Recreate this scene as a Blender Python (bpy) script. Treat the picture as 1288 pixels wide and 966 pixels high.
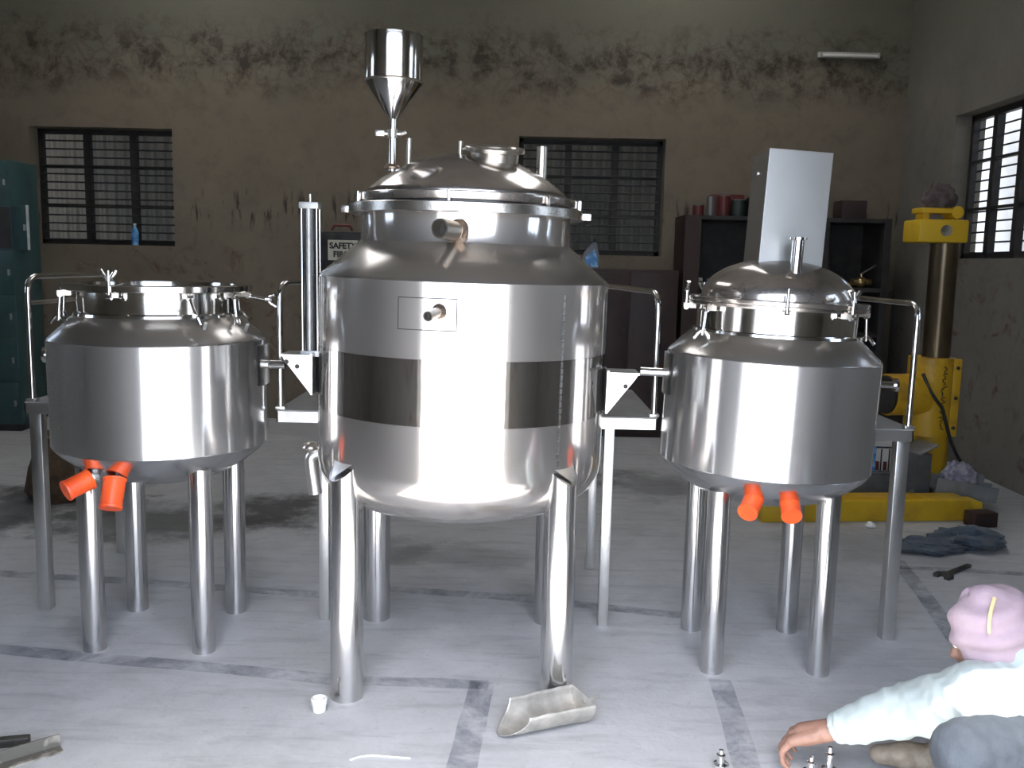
import bpy, bmesh, math, random
from math import sin, cos, tan, pi, radians, sqrt, atan2, hypot
from mathutils import Vector, Matrix, noise

for o in list(bpy.data.objects): bpy.data.objects.remove(o)
random.seed(7)
S = bpy.context.scene
COL = S.collection

# ------------------------------------------------------------------ camera
F, W, H = 1150.0, 1288.0, 966.0
PITCH, ROLL, CH = radians(7.58), radians(1.2), 1.54
C0 = Vector((0, 0, CH))
fw = Vector((0, cos(PITCH), -sin(PITCH)))
r0 = Vector((1, 0, 0)); u0 = Vector((0, sin(PITCH), cos(PITCH)))
rt = r0*cos(ROLL) + u0*sin(ROLL); up = u0*cos(ROLL) - r0*sin(ROLL)
cd = bpy.data.cameras.new('camera'); cam = bpy.data.objects.new('camera', cd); COL.objects.link(cam)
cd.sensor_width = 36; cd.lens = 36*F/W; cd.clip_start = .05
mw = Matrix.Identity(4)
for i in range(3):
    mw[i][0] = rt[i]; mw[i][1] = up[i]; mw[i][2] = -fw[i]; mw[i][3] = C0[i]
cam.matrix_world = mw
S.camera = cam

# ------------------------------------------------------------------ light
S.view_settings.view_transform = 'Standard'; S.view_settings.look = 'None'
S.view_settings.gamma = 1; S.view_settings.use_curve_mapping = False
S.view_settings.exposure = 0.0
SUN_EL, SUN_AZ = radians(61.5), radians(-8)      # sun stands behind the camera
wd = bpy.data.worlds.new('sky'); S.world = wd; wd.use_nodes = True
wn = wd.node_tree.nodes; wl = wd.node_tree.links
sky = wn.new('ShaderNodeTexSky'); sky.sky_type = 'NISHITA'; sky.sun_disc = False
sky.sun_elevation = SUN_EL; sky.sun_rotation = pi + SUN_AZ
sky.air_density = 1.0; sky.dust_density = 4.0; sky.ozone_density = 1.0
mixw = wn.new('ShaderNodeMix'); mixw.data_type = 'RGBA'; mixw.inputs[0].default_value = .4
mixw.inputs[7].default_value = (8.6, 10.4, 13.4, 1)
wl.new(sky.outputs[0], mixw.inputs[6])
wl.new(mixw.outputs[2], wn['Background'].inputs[0])
wn['Background'].inputs[1].default_value = 0.82
sl = bpy.data.lights.new('sun', 'SUN'); sl.energy = 20.0; sl.angle = radians(.6); sl.color = (1, .96, .91)
so = bpy.data.objects.new('sun', sl); COL.objects.link(so)
sd = Vector((sin(SUN_AZ)*cos(SUN_EL), -cos(SUN_AZ)*cos(SUN_EL), sin(SUN_EL)))   # towards the sun
so.rotation_euler = sd.to_track_quat('Z', 'Y').to_euler()
# the place: doorway (the camera stands just outside it), room extents
DOOR_Y, DOOR_H, DX0, DX1 = 1.0, 2.82, -1.30, 1.38
WL, WR, WB, WTOP = -5.2, 3.58, 8.7, 4.9
def portal(loc, rot, sx, sy):
    l = bpy.data.lights.new('portal', 'AREA'); l.shape = 'RECTANGLE'; l.size = sx; l.size_y = sy
    l.cycles.is_portal = True
    o = bpy.data.objects.new('door_portal', l); COL.objects.link(o); o.location = loc; o.rotation_euler = rot
portal((0, DOOR_Y, DOOR_H/2), (radians(90), 0, 0), DX1-DX0, DOOR_H)

# ------------------------------------------------------------------ pixel helpers (1288 x 966 frame)
def ray(px, py): return fw + rt*((px-W/2)/F) - up*((py-H/2)/F)
def fl(px, py, z=0.0):
    d = ray(px, py); return C0 + d*((z-C0.z)/d.z)
def atY(px, py, Y):
    d = ray(px, py); return C0 + d*(Y/d.y)
def atX(px, py, X):
    d = ray(px, py); return C0 + d*(X/d.x)

# ------------------------------------------------------------------ materials
def newmat(name):
    m = bpy.data.materials.new(name); m.use_nodes = True
    nt = m.node_tree; return m, nt, nt.nodes['Principled BSDF']
def N(nt, t, **k):
    n = nt.nodes.new(t)
    for a, b in k.items(): setattr(n, a, b)
    return n
def coords(nt, scale=(1, 1, 1)):
    tc = N(nt, 'ShaderNodeTexCoord'); mp = N(nt, 'ShaderNodeMapping'); mp.inputs['Scale'].default_value = scale
    nt.links.new(tc.outputs['Object'], mp.inputs[0]); return mp.outputs[0]
def nz(nt, vec, scale, detail=4, rough=.6, dist=0):
    n = N(nt, 'ShaderNodeTexNoise'); n.inputs['Scale'].default_value = scale; n.inputs['Detail'].default_value = detail
    n.inputs['Roughness'].default_value = rough; n.inputs['Distortion'].default_value = dist
    nt.links.new(vec, n.inputs['Vector']); return n.outputs[0]
def rmp(nt, fac, a, b, ca=(0, 0, 0, 1), cb=(1, 1, 1, 1)):
    r = N(nt, 'ShaderNodeValToRGB'); e = r.color_ramp.elements
    e[0].position = a; e[1].position = b; e[0].color = ca; e[1].color = cb
    nt.links.new(fac, r.inputs[0]); return r.outputs[0]
def mixc(nt, fac, a, b, mode='MIX'):
    m = N(nt, 'ShaderNodeMix', data_type='RGBA', blend_type=mode)
    for s, v in ((0, fac), (6, a), (7, b)):
        if hasattr(v, 'is_linked'): nt.links.new(v, m.inputs[s])
        else: m.inputs[s].default_value = v if s == 0 else (*v[:3], 1)
    return m.outputs[2]
def mth(nt, op, a, b=None, c=None, clamp=False):
    m = N(nt, 'ShaderNodeMath', operation=op, use_clamp=clamp)
    for i, v in enumerate((a, b, c)):
        if v is None: continue
        if hasattr(v, 'is_linked'): nt.links.new(v, m.inputs[i])
        else: m.inputs[i].default_value = v
    return m.outputs[0]
def bump(nt, bs, h, strength, dist=.01):
    b = N(nt, 'ShaderNodeBump'); b.inputs['Strength'].default_value = strength; b.inputs['Distance'].default_value = dist
    nt.links.new(h, b.inputs['Height']); nt.links.new(b.outputs[0], bs.inputs['Normal'])
def simple(name, col, rough=.5, metal=0.0, col2=None, scale=8, thr=(.42, .62), bmp=0, bscale=30, stretch=(1, 1, 1), detail=5, spec=.5, sheen=0):
    m, nt, bs = newmat(name); v = coords(nt, stretch)
    bs.inputs['Roughness'].default_value = rough; bs.inputs['Metallic'].default_value = metal
    bs.inputs['Specular IOR Level'].default_value = spec
    if col2 is None: col2 = tuple(c*.72 for c in col)
    f = rmp(nt, nz(nt, v, scale, detail), *thr)
    nt.links.new(mixc(nt, f, col, col2), bs.inputs['Base Color'])
    if bmp: bump(nt, bs, nz(nt, v, bscale, 4), bmp)
    if sheen: bs.inputs['Sheen Weight'].default_value = sheen
    return m
def steel(name, col=(.72, .70, .67), rough=.2, aniso=0.0, smear=.35, bmp=.0, bsc=6, scratch=.06, stretch=(1, 1, 1), haze=0.0, hrough=.5):
    m, nt, bs = newmat(name); v = coords(nt, stretch)
    bs.inputs['Metallic'].default_value = 1
    f = rmp(nt, nz(nt, v, 5, 6), .35, .75)
    nt.links.new(mixc(nt, mth(nt, 'MULTIPLY', f, smear), col, tuple(c*.72 for c in col)), bs.inputs['Base Color'])
    rr = mth(nt, 'MULTIPLY_ADD', nz(nt, v, 14, 6), scratch*2, rough-scratch)
    nt.links.new(rr, bs.inputs['Roughness'])
    if aniso:
        bs.inputs['Anisotropic'].default_value = aniso
        bs.inputs['Anisotropic Rotation'].default_value = .25
        t = N(nt, 'ShaderNodeTangent', direction_type='RADIAL', axis='Z'); nt.links.new(t.outputs[0], bs.inputs['Tangent'])
    if bmp: bump(nt, bs, nz(nt, v, bsc, 3), bmp, .02)
    if haze:      # broad lobe of the grinding marks under the sharp reflection
        b2 = N(nt, 'ShaderNodeBsdfPrincipled'); b2.inputs['Metallic'].default_value = 1; b2.inputs['Roughness'].default_value = hrough
        b2.inputs['Base Color'].default_value = (*col, 1)
        mx = N(nt, 'ShaderNodeMixShader'); mx.inputs[0].default_value = haze
        nt.links.new(bs.outputs[0], mx.inputs[1]); nt.links.new(b2.outputs[0], mx.inputs[2])
        nt.links.new(mx.outputs[0], nt.nodes['Material Output'].inputs['Surface'])
    return m
MT = {}
MT['brushed'] = steel('brushed_steel', (.70, .695, .685), .16, .75, .2, .02, 3, .02, haze=.24, hrough=.55)
MT['brushed_mid'] = steel('half_polished_steel', (.66, .625, .59), .12, .6, .3, .025, 4, .03, haze=.27, hrough=.55)
MT['polish'] = steel('polished_steel', (.74, .72, .69), .12, 0, .25, .06, 4, .03)
MT['mirror'] = steel('mirror_steel', (.60, .57, .545), .06, 0, .35, .03, 4, .02, haze=.05, hrough=.5)
MT['cone'] = steel('shoulder_steel', (.50, .475, .445), .2, 0, .35, .035, 4, .05, haze=.3, hrough=.5)
MT['dish'] = steel('dished_end_steel', (.70, .69, .67), .2, 0, .35, .10, 5, .05)
MT['lid'] = steel('lid_steel', (.55, .505, .465), .14, 0, .4, .03, 4, .04, haze=.25, hrough=.5)
MT['flange'] = steel('flange_steel', (.60, .565, .52), .26, 0, .5, .05, 20, .06)
MT['leg'] = steel('leg_pipe_steel', (.62, .61, .60), .13, .6, .2, .02, 8, .03, haze=.2, hrough=.4)
MT['rod'] = steel('bright_rod_steel', (.78, .77, .75), .14, 0, .15)
MT['plate'] = steel('cut_plate_steel', (.74, .73, .71), .32, 0, .5, .08, 12, .08)
MT['dull'] = steel('dull_pipe_steel', (.62, .57, .50), .3, 0, .6, .05, 30, .08)
MT['sheet'] = steel('matt_sheet_steel', (.56, .56, .545), .36, 0, .15, .02, 6, .03)
MT['weld'] = steel('weld_scale', (.33, .25, .19), .42, 0, .8, .3, 40, .1)
MT['orange'] = simple('orange_plastic', (.93, .115, .02), .38, 0, (.80, .085, .018), 10)
MT['hole'] = simple('hollow_shade_and_seam', (.03, .027, .024), .7)  # dark colour painting the shade in hollows; also used for plate seams
MT['black'] = simple('black_tube', (.012, .012, .013), .22, 0, (.02, .02, .02), 10)
MT['blackmetal'] = simple('black_cabinet_paint', (.016, .017, .019), .45, 0, (.035, .034, .032), 8)
MT['alu'] = simple('cast_aluminium', (.42, .42, .41), .45, .6, (.33, .33, .32), 20)
MT['teal'] = simple('teal_locker_paint', (.040, .085, .085), .42, 0, (.028, .058, .06), 4, (.4, .7), .05, 30)
MT['tealedge'] = simple('bare_locker_edge', (.55, .56, .54), .4, .3)
MT['yellow'] = simple('yellow_machine_paint', (.60, .35, .016), .42, 0, (.34, .18, .018), 5, (.5, .72), .08, 20)
MT['yellow2'] = simple('bright_yellow_paint', (.66, .42, .018), .45, 0, (.48, .28, .025), 5, (.5, .75), .08, 20)
MT['ram'] = simple('oily_column_steel', (.14, .105, .06), .3, .7, (.07, .05, .03), 6, (.4, .6), 0, 20, (1, 1, .25))
MT['brownwood'] = simple('red_brown_timber', (.040, .019, .014), .55, 0, (.035, .016, .012), 5, (.4, .65), .1, 30, (1, 1, .2))
MT['maroon'] = simple('maroon_cupboard_paint', (.040, .021, .018), .5, 0, (.026, .015, .013), 3)
MT['rack'] = simple('black_rack_steel', (.02, .018, .017), .6, 0, (.035, .03, .026), 6)
MT['frame'] = simple('window_steel', (.018, .016, .014), .6, 0, (.03, .026, .022), 10)
MT['deck'] = simple('dusty_deck', (.27, .265, .255), .6, .2, (.18, .175, .165), 5, (.35, .7), .1, 30)
MT['white'] = simple('white_plastic', (.85, .84, .80), .4, 0, (.78, .76, .70), 6)
MT['signface'] = simple('sign_face', (.62, .60, .50), .5, 0, (.5, .48, .40), 12)
MT['print'] = simple('black_print', (.02, .02, .02), .6)
MT['red'] = simple('red_tin', (.13, .022, .018), .4, 0, (.08, .014, .012), 8)
MT['darkgreen'] = simple('dark_green_tin', (.018, .032, .026), .45)
MT['greytin'] = simple('grey_tin', (.22, .21, .20), .4, .5)
MT['paper'] = simple('pale_packaging', (.55, .54, .51), .7, 0, (.42, .41, .39), 10)
MT['blue'] = simple('blue_label', (.05, .22, .55), .4, 0, (.25, .5, .75), 20, (.45, .6))
MT['jug'] = simple('grey_jug_plastic', (.14, .15, .165), .4)
MT['bluecloth'] = simple('blue_cloth', (.055, .075, .10), .9, 0, (.032, .042, .055), 14, (.35, .65), .4, 60, sheen=.2)
MT['rag'] = simple('faded_rag', (.12, .095, .09), .9, 0, (.07, .05, .05), 20, (.35, .65), .5, 40)
MT['wrap'] = simple('crumpled_wrap', (.42, .40, .43), .35, .1, (.22, .21, .27), 16, (.4, .55), .6, 25)
MT['greybox'] = simple('grey_channel', (.26, .265, .26), .5, .4, (.2, .2, .195), 6)
MT['graypaint'] = simple('dark_grey_case', (.12, .125, .125), .55, .1)
MT['cable'] = simple('black_cable', (.02, .02, .02), .5)
MT['brass'] = simple('brass', (.52, .36, .16), .3, .9, (.35, .24, .1), 12)
MT['iron'] = simple('rusty_angle_iron', (.13, .12, .10), .6, .3, (.33, .31, .26), 10, (.5, .6), .2, 40)
MT['wrench'] = simple('oily_wrench_steel', (.10, .095, .085), .45, .7)
MT['scoop'] = simple('dusty_aluminium', (.52, .49, .44), .42, .55, (.36, .34, .30), 14, (.4, .66), .25, 18)
MT['sack'] = simple('brown_jute', (.10, .060, .030), .9, 0, (.06, .036, .02), 20, (.4, .6), .5, 60)
MT['skin'] = simple('brown_skin', (.30, .165, .115), .5, 0, (.23, .115, .078), 20, (.35, .7), .12, 90)
MT['shirt'] = simple('pale_shirt', (.40, .445, .425), .85, 0, (.36, .405, .39), 6, (.35, .7), .1, 120)
MT['jeans'] = simple('grey_blue_jeans', (.028, .036, .047), .85, 0, (.019, .025, .034), 12, (.35, .65), .2, 150)
MT['pink'] = simple('pink_cloth', (.38, .285, .31), .85, 0, (.32, .235, .275), 9, (.35, .65), .2, 60)
MT['gold'] = simple('gold_band', (.85, .68, .35), .4, .3)
MT['shoe'] = simple('tan_leather', (.33, .27, .20), .6, 0, (.22, .17, .12), 14, (.4, .6), .3, 40)
MT['corr'] = simple('grey_corrugated', (.33, .295, .235), .6, .1, (.20, .185, .155), 1.2, (.35, .65), 0, 20)
MT['pale'] = simple('pale_render', (.55, .54, .50), .8, 0, (.42, .41, .39), 1.5)
MT['ground'] = simple('yard_concrete', (.42, .41, .40), .8, 0, (.34, .33, .32), 1.5)
MT['ceil'] = simple('roof_sheet', (.40, .37, .33), .7, 0, (.30, .28, .25), 2)
MT['tubelamp'] = simple('batten_white', (.45, .44, .40), .5)

def frp():  # sheet for the added skylight strips that bring light indoors
    m, nt, bs = newmat('added_skylight_sheet'); tb = N(nt, 'ShaderNodeBsdfTranslucent'); v = coords(nt)
    nt.links.new(mixc(nt, rmp(nt, nz(nt, v, 2, 5), .3, .7), (.70, .69, .67), (.54, .53, .51)), tb.inputs[0])
    nt.links.new(tb.outputs[0], nt.nodes['Material Output'].inputs['Surface']); return m
MT['frp'] = frp()
def concrete():
    m, nt, bs = newmat('worn_concrete'); v = coords(nt)
    a = rmp(nt, nz(nt, v, 1.1, 8, .65, .6), .32, .72)
    c = mixc(nt, a, (.50, .497, .495), (.38, .379, .378))
    b = rmp(nt, nz(nt, v, 5.5, 7, .7, .4), .45, .75)
    c = mixc(nt, mth(nt, 'MULTIPLY', b, .5), c, (.58, .58, .58))
    g = rmp(nt, nz(nt, v, 22, 5, .7), .58, .75)
    c = mixc(nt, mth(nt, 'MULTIPLY', g, .35), c, (.16, .155, .15))
    # swept streaks across the floor
    vs = coords(nt, (1.2, 7, 1)); s = rmp(nt, nz(nt, vs, 2.2, 5, .65, .5), .5, .72)
    c = mixc(nt, mth(nt, 'MULTIPLY', s, .4), c, (.19, .185, .18))
    # oil stains, ragged outlines; those under the open tank also paint its shade
    xyz = N(nt, 'ShaderNodeSeparateXYZ'); nt.links.new(v, xyz.inputs[0])
    wob = nz(nt, v, 3.2, 6, .7)
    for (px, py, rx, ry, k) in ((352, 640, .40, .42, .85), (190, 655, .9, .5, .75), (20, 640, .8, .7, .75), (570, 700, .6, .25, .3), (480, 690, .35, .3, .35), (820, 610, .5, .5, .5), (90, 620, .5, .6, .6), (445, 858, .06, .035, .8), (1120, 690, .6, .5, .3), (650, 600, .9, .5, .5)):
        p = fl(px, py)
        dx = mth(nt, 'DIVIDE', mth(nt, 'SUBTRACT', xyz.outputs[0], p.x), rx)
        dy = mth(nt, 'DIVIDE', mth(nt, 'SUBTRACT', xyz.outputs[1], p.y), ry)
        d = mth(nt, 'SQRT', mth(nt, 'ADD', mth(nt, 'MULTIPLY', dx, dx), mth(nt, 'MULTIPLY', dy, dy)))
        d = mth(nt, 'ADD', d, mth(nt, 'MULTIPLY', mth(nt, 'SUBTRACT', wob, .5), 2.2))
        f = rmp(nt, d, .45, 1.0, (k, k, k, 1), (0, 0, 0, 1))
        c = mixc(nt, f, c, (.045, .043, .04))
    nt.links.new(c, bs.inputs['Base Color'])
    nt.links.new(mth(nt, 'MULTIPLY_ADD', a, .2, .45), bs.inputs['Roughness'])
    h = mth(nt, 'ADD', nz(nt, v, 9, 6), mth(nt, 'MULTIPLY', nz(nt, v, 60, 4), .4))
    bump(nt, bs, h, .22, .012)
    return m
MT['concrete'] = concrete()
def plaster(name, base, base2, axis=0, band=True):
    m, nt, bs = newmat(name); v = coords(nt)
    xyz = N(nt, 'ShaderNodeSeparateXYZ'); nt.links.new(v, xyz.inputs[0]); z = xyz.outputs[2]
    c = mixc(nt, rmp(nt, nz(nt, v, .9, 7, .65, .4), .32, .7), base, base2)
    f = rmp(nt, nz(nt, v, 6, 6, .7), .5, .72); c = mixc(nt, mth(nt, 'MULTIPLY', f, .4), c, tuple(x*.5 for x in base))
    # greenish grey limewash above the damp line
    zn = mth(nt, 'ADD', z, mth(nt, 'MULTIPLY', mth(nt, 'SUBTRACT', nz(nt, v, 1.6, 6), .5), 1.1))
    up_ = rmp(nt, mth(nt, 'MULTIPLY', zn, .2), .60, .70)
    c = mixc(nt, mth(nt, 'MULTIPLY', up_, .75), c, (.12, .12, .09))
    if band:
        # damp band with dark, cracked mould
        bz = mth(nt, 'ABSOLUTE', mth(nt, 'SUBTRACT', z, 3.36))
        bm = rmp(nt, mth(nt, 'ADD', bz, mth(nt, 'MULTIPLY', mth(nt, 'SUBTRACT', nz(nt, v, 2.4, 6), .5), .55)), .12, .42, (1, 1, 1, 1), (0, 0, 0, 1))
        vo = N(nt, 'ShaderNodeTexVoronoi', feature='DISTANCE_TO_EDGE'); vo.inputs['Scale'].default_value = 7.5
        wv = mixc(nt, .25, v, N(nt, 'ShaderNodeTexNoise').outputs[1]); nt.links.new(wv, vo.inputs['Vector'])
        cr = rmp(nt, vo.outputs[0], .015, .10, (1, 1, 1, 1), (0, 0, 0, 1))
        bl = rmp(nt, nz(nt, v, 4.6, 9, .75, .25), .46, .60)
        k = mth(nt, 'MAXIMUM', mth(nt, 'MULTIPLY', cr, .28), bl)
        c = mixc(nt, mth(nt, 'MULTIPLY', mth(nt, 'MULTIPLY', bm, k), .85), c, (.035, .024, .016))
        # short dark drips
        vs = coords(nt, (11, 11, 1.7)); dr = rmp(nt, nz(nt, vs, 1.6, 4, .6), .56, .63)
        dm = rmp(nt, mth(nt, 'ABSOLUTE', mth(nt, 'SUBTRACT', z, 1.98)), .05, .22, (1, 1, 1, 1), (0, 0, 0, 1))
        c = mixc(nt, mth(nt, 'MULTIPLY', mth(nt, 'MULTIPLY', dr, dm), .9), c, (.03, .018, .014))
    # red-brown splashes low on the wall
    rs = rmp(nt, nz(nt, v, 4.2, 7, .7, .8), .55, .68)
    lo = rmp(nt, mth(nt, 'MULTIPLY', z, .2), .25, .42, (1, 1, 1, 1), (0, 0, 0, 1))
    c = mixc(nt, mth(nt, 'MULTIPLY', mth(nt, 'MULTIPLY', rs, lo), .8), c, (.075, .022, .016))
    nt.links.new(c, bs.inputs['Base Color']); bs.inputs['Roughness'].default_value = .9
    bump(nt, bs, mth(nt, 'ADD', nz(nt, v, 5, 6), mth(nt, 'MULTIPLY', nz(nt, v, 40, 4), .3)), .25, .02)
    return m
MT['plaster'] = plaster('stained_plaster', (.205, .168, .12), (.165, .135, .098))
MT['plaster_r'] = plaster('grey_plaster', (.185, .168, .135), (.14, .128, .105), band=False)
def paintline():
    m, nt, bs = newmat('worn_floor_paint'); v = coords(nt)
    bs.inputs['Base Color'].default_value = (.17, .19, .235, 1); bs.inputs['Roughness'].default_value = .6
    a = rmp(nt, nz(nt, v, 5.5, 8, .75, .4), .34, .64, (.5, .5, .5, 1), (.0, .0, .0, 1))
    nt.links.new(a, bs.inputs['Alpha']); return m
MT['line'] = paintline()

# ------------------------------------------------------------------ mesh builder
def rotM(axis, ang): return Matrix.Rotation(ang, 4, axis)
def tr(x, y=None, z=None): return Matrix.Translation(Vector((x, y, z)) if y is not None else Vector(x))
class MB:
    def __init__(s): s.v = []; s.f = []
    def add(s, vs, fs, M=None):
        o = len(s.v)
        s.v += [tuple(M @ Vector(p)) if M is not None else tuple(p) for p in vs]
        s.f += [tuple(i+o for i in f) for f in fs]; return s
    def box(s, c, d, M=None, bev=0.0):
        x, y, z = (k/2 for k in d); c = Vector(c)
        if bev <= 0:
            vs = [c+Vector((a*x, b*y, e*z)) for a in (-1, 1) for b in (-1, 1) for e in (-1, 1)]
            return s.add(vs, [(0, 1, 3, 2), (4, 6, 7, 5), (0, 4, 5, 1), (2, 3, 7, 6), (0, 2, 6, 4), (1, 5, 7, 3)], M)
        bm = bmesh.new(); bmesh.ops.create_cube(bm, size=1)
        for q in bm.verts: q.co = Vector((q.co.x*d[0], q.co.y*d[1], q.co.z*d[2])) + c
        bmesh.ops.bevel(bm, geom=bm.edges[:], offset=bev, segments=2, affect='EDGES', profile=.5)
        bm.verts.index_update()
        s.add([q.co.copy() for q in bm.verts], [[q.index for q in f.verts] for f in bm.faces], M); bm.free(); return s
    def tube(s, p0, p1, ra, rb=None, n=20, M=None, caps=True):
        p0 = Vector(p0); p1 = Vector(p1); rb = ra if rb is None else rb
        z = (p1-p0).normalized(); x = z.orthogonal().normalized(); y = z.cross(x)
        vs = []
        for p, r in ((p0, ra), (p1, rb)):
            for i in range(n):
                a = 2*pi*i/n; vs.append(p+x*(r*cos(a))+y*(r*sin(a)))
        fs = [(i, (i+1) % n, n+(i+1) % n, n+i) for i in range(n)]
        if caps: fs += [tuple(range(n-1, -1, -1)), tuple(range(n, 2*n))]
        return s.add(vs, fs, M)
    def pipe(s, p0, p1, ro, ri, n=24, M=None):
        p0 = Vector(p0); p1 = Vector(p1); z = (p1-p0).normalized(); x = z.orthogonal().normalized(); y = z.cross(x)
        vs = []
        for p, r in ((p0, ro), (p1, ro), (p1, ri), (p0, ri)):
            for i in range(n):
                a = 2*pi*i/n; vs.append(p+x*(r*cos(a))+y*(r*sin(a)))
        fs = []
        for k in range(4):
            j = (k+1) % 4
            fs += [(k*n+i, k*n+(i+1) % n, j*n+(i+1) % n, j*n+i) for i in range(n)]
        return s.add(vs, fs, M)
    def path(s, pts, r, n=12, M=None, caps=True):
        pts = [Vector(p) for p in pts]; vs = []; x = None
        for i, p in enumerate(pts):
            t = (pts[min(i+1, len(pts)-1)]-pts[max(i-1, 0)]).normalized()
            x = t.orthogonal().normalized() if x is None else (x-t*x.dot(t)).normalized()
            y = t.cross(x); rr = r[i] if isinstance(r, (list, tuple)) else r
            for k in range(n):
                a = 2*pi*k/n; vs.append(p+x*(rr*cos(a))+y*(rr*sin(a)))
        fs = []
        for i in range(len(pts)-1):
            fs += [(i*n+k, i*n+(k+1) % n, (i+1)*n+(k+1) % n, (i+1)*n+k) for k in range(n)]
        if caps: fs += [tuple(range(n-1, -1, -1)), tuple(range((len(pts)-1)*n, len(pts)*n))]
        return s.add(vs, fs, M)
    def lathe(s, prof, n=72, M=None, a0=0.0, a1=2*pi):
        full = abs(a1-a0-2*pi) < 1e-6; m = n if full else n+1; vs = []
        for r, z in prof:
            for i in range(m):
                a = a0+(a1-a0)*i/n; vs.append((max(r, 1e-5)*cos(a), max(r, 1e-5)*sin(a), z))
        fs = []
        for j in range(len(prof)-1):
            for i in range(n):
                k = (i+1) % m; fs.append((j*m+i, j*m+k, (j+1)*m+k, (j+1)*m+i))
        return s.add(vs, fs, M)
    def prism(s, poly, z0, z1, M=None):
        n = len(poly); vs = [(x, y, z0) for x, y in poly]+[(x, y, z1) for x, y in poly]
        fs = [tuple(range(n-1, -1, -1)), tuple(range(n, 2*n))]+[(i, (i+1) % n, n+(i+1) % n, n+i) for i in range(n)]
        return s.add(vs, fs, M)
    def ball(s, c, r, n=16, M=None):
        r = r if isinstance(r, (tuple, list)) else (r, r, r); vs = []; m = n//2
        for j in range(m+1):
            t = -pi/2+pi*j/m
            for i in range(n):
                a = 2*pi*i/n; vs.append((c[0]+r[0]*cos(t)*cos(a)+(1e-6 if 0 else 0), c[1]+r[1]*cos(t)*sin(a), c[2]+r[2]*sin(t)))
        return s.add(vs, [(j*n+i, j*n+(i+1) % n, (j+1)*n+(i+1) % n, (j+1)*n+i) for j in range(m) for i in range(n)], M)
    def mesh(s, name):
        me = bpy.data.meshes.new(name); me.from_pydata(s.v, [], s.f)
        bm = bmesh.new(); bm.from_mesh(me)
        bmesh.ops.remove_doubles(bm, verts=bm.verts[:], dist=2e-5)
        bmesh.ops.recalc_face_normals(bm, faces=bm.faces[:]); bm.to_mesh(me); bm.free()
        me.polygons.foreach_set('use_smooth', [True]*len(me.polygons))
        me.set_sharp_from_angle(angle=radians(35)); return me
    def build(s, name, mat, parent=None, label=None):
        me = s.mesh(name); me.materials.append(MT[mat])
        return link(name, me, parent, label)
def link(name, me, parent=None, label=None):
    o = bpy.data.objects.new(name, me); COL.objects.link(o)
    if parent is not None: o.parent = parent
    if label: o['label'] = label
    return o
def thing(name, label, cat, loc=(0, 0, 0), rz=0.0, group=None):
    o = bpy.data.objects.new(name, None); COL.objects.link(o); o.empty_display_size = .1
    o.location = loc; o.rotation_euler = (0, 0, rz); return tag(o, label, cat, group)
def tag(o, label, cat, group=None):
    o['label'] = label; o['category'] = cat
    if group: o['group'] = group
    return o
def struct(o): o['kind'] = 'structure'; return o
def fillet(pts, r, k=6):
    pts = [Vector(p) for p in pts]; out = [pts[0]]
    for a, b, c in zip(pts, pts[1:], pts[2:]):
        u = (a-b).normalized(); w = (c-b).normalized(); ang = u.angle(w)
        if ang > pi-.02: out.append(b); continue
        t = min(r/tan(ang/2), (a-b).length*.49, (c-b).length*.49); p = b+u*t; q = b+w*t
        for i in range(k+1):
            f = i/k; out.append(p*(1-f)**2+b*(2*f*(1-f))+q*f*f)
    out.append(pts[-1]); return out
def arc(c, r, a0, a1, n): return [(c[0]+r*cos(a0+(a1-a0)*i/n), c[1]+r*sin(a0+(a1-a0)*i/n)) for i in range(n+1)]

# ================================================================== the setting
b = MB().box(((WL+WR)/2, (1.25+WB)/2-.12, -.06), (WR-WL+.6, WB-1.25+.84, .12))
floor = struct(b.build('floor', 'concrete'))
struct(MB().box((0, -9.4, -.07), (60, 20.8, .1)).build('floor_yard', 'ground'))
struct(MB().box((0, 22, -.07), (60, 25.5, .1)).build('floor_yard_behind', 'ground'))
struct(MB().box((18, 5, -.071), (28, 8.5, .1)).build('floor_yard_right', 'ground'))
struct(MB().box((-19, 5, -.071), (27, 8.5, .1)).build('floor_yard_left', 'ground'))

def wall(name, mat, axis, pos, a0, a1, holes, thick, z0=0, z1=WTOP):
    # axis 'x': wall runs along x at y=pos..pos+thick ; axis 'y': runs along y at x=pos..pos+thick
    xs = sorted({a0, a1, *[h[0] for h in holes], *[h[1] for h in holes]})
    zs = sorted({z0, z1, *[h[2] for h in holes], *[h[3] for h in holes]})
    vs = {}; fs = []
    solid = {}
    for i in range(len(xs)-1):
        for j in range(len(zs)-1):
            cx = (xs[i]+xs[i+1])/2; cz = (zs[j]+zs[j+1])/2
            solid[i, j] = not any(h[0] < cx < h[1] and h[2] < cz < h[3] for h in holes)
    V = []
    def vid(i, j, k):
        if (i, j, k) not in vs:
            t = pos+(thick if k else 0)
            vs[i, j, k] = len(V); V.append((xs[i], t, zs[j]) if axis == 'x' else (t, xs[i], zs[j]))
        return vs[i, j, k]
    for (i, j), q in solid.items():
        if not q: continue
        for k in (0, 1): fs.append((vid(i, j, k), vid(i+1, j, k), vid(i+1, j+1, k), vid(i, j+1, k)))
        for di, dj, e in ((-1, 0, ((0, 0), (0, 1))), (1, 0, ((1, 0), (1, 1))), (0, -1, ((0, 0), (1, 0))), (0, 1, ((0, 1), (1, 1)))):
            if not solid.get((i+di, j+dj), False):
                (p, q1), (r, s_) = e
                fs.append((vid(i+p, j+q1, 0), vid(i+r, j+s_, 0), vid(i+r, j+s_, 1), vid(i+p, j+q1, 1)))
    mb = MB(); mb.add(V, fs)
    return struct(mb.build(name, mat))
WZ0, WZ1 = 1.625, 2.70
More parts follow.
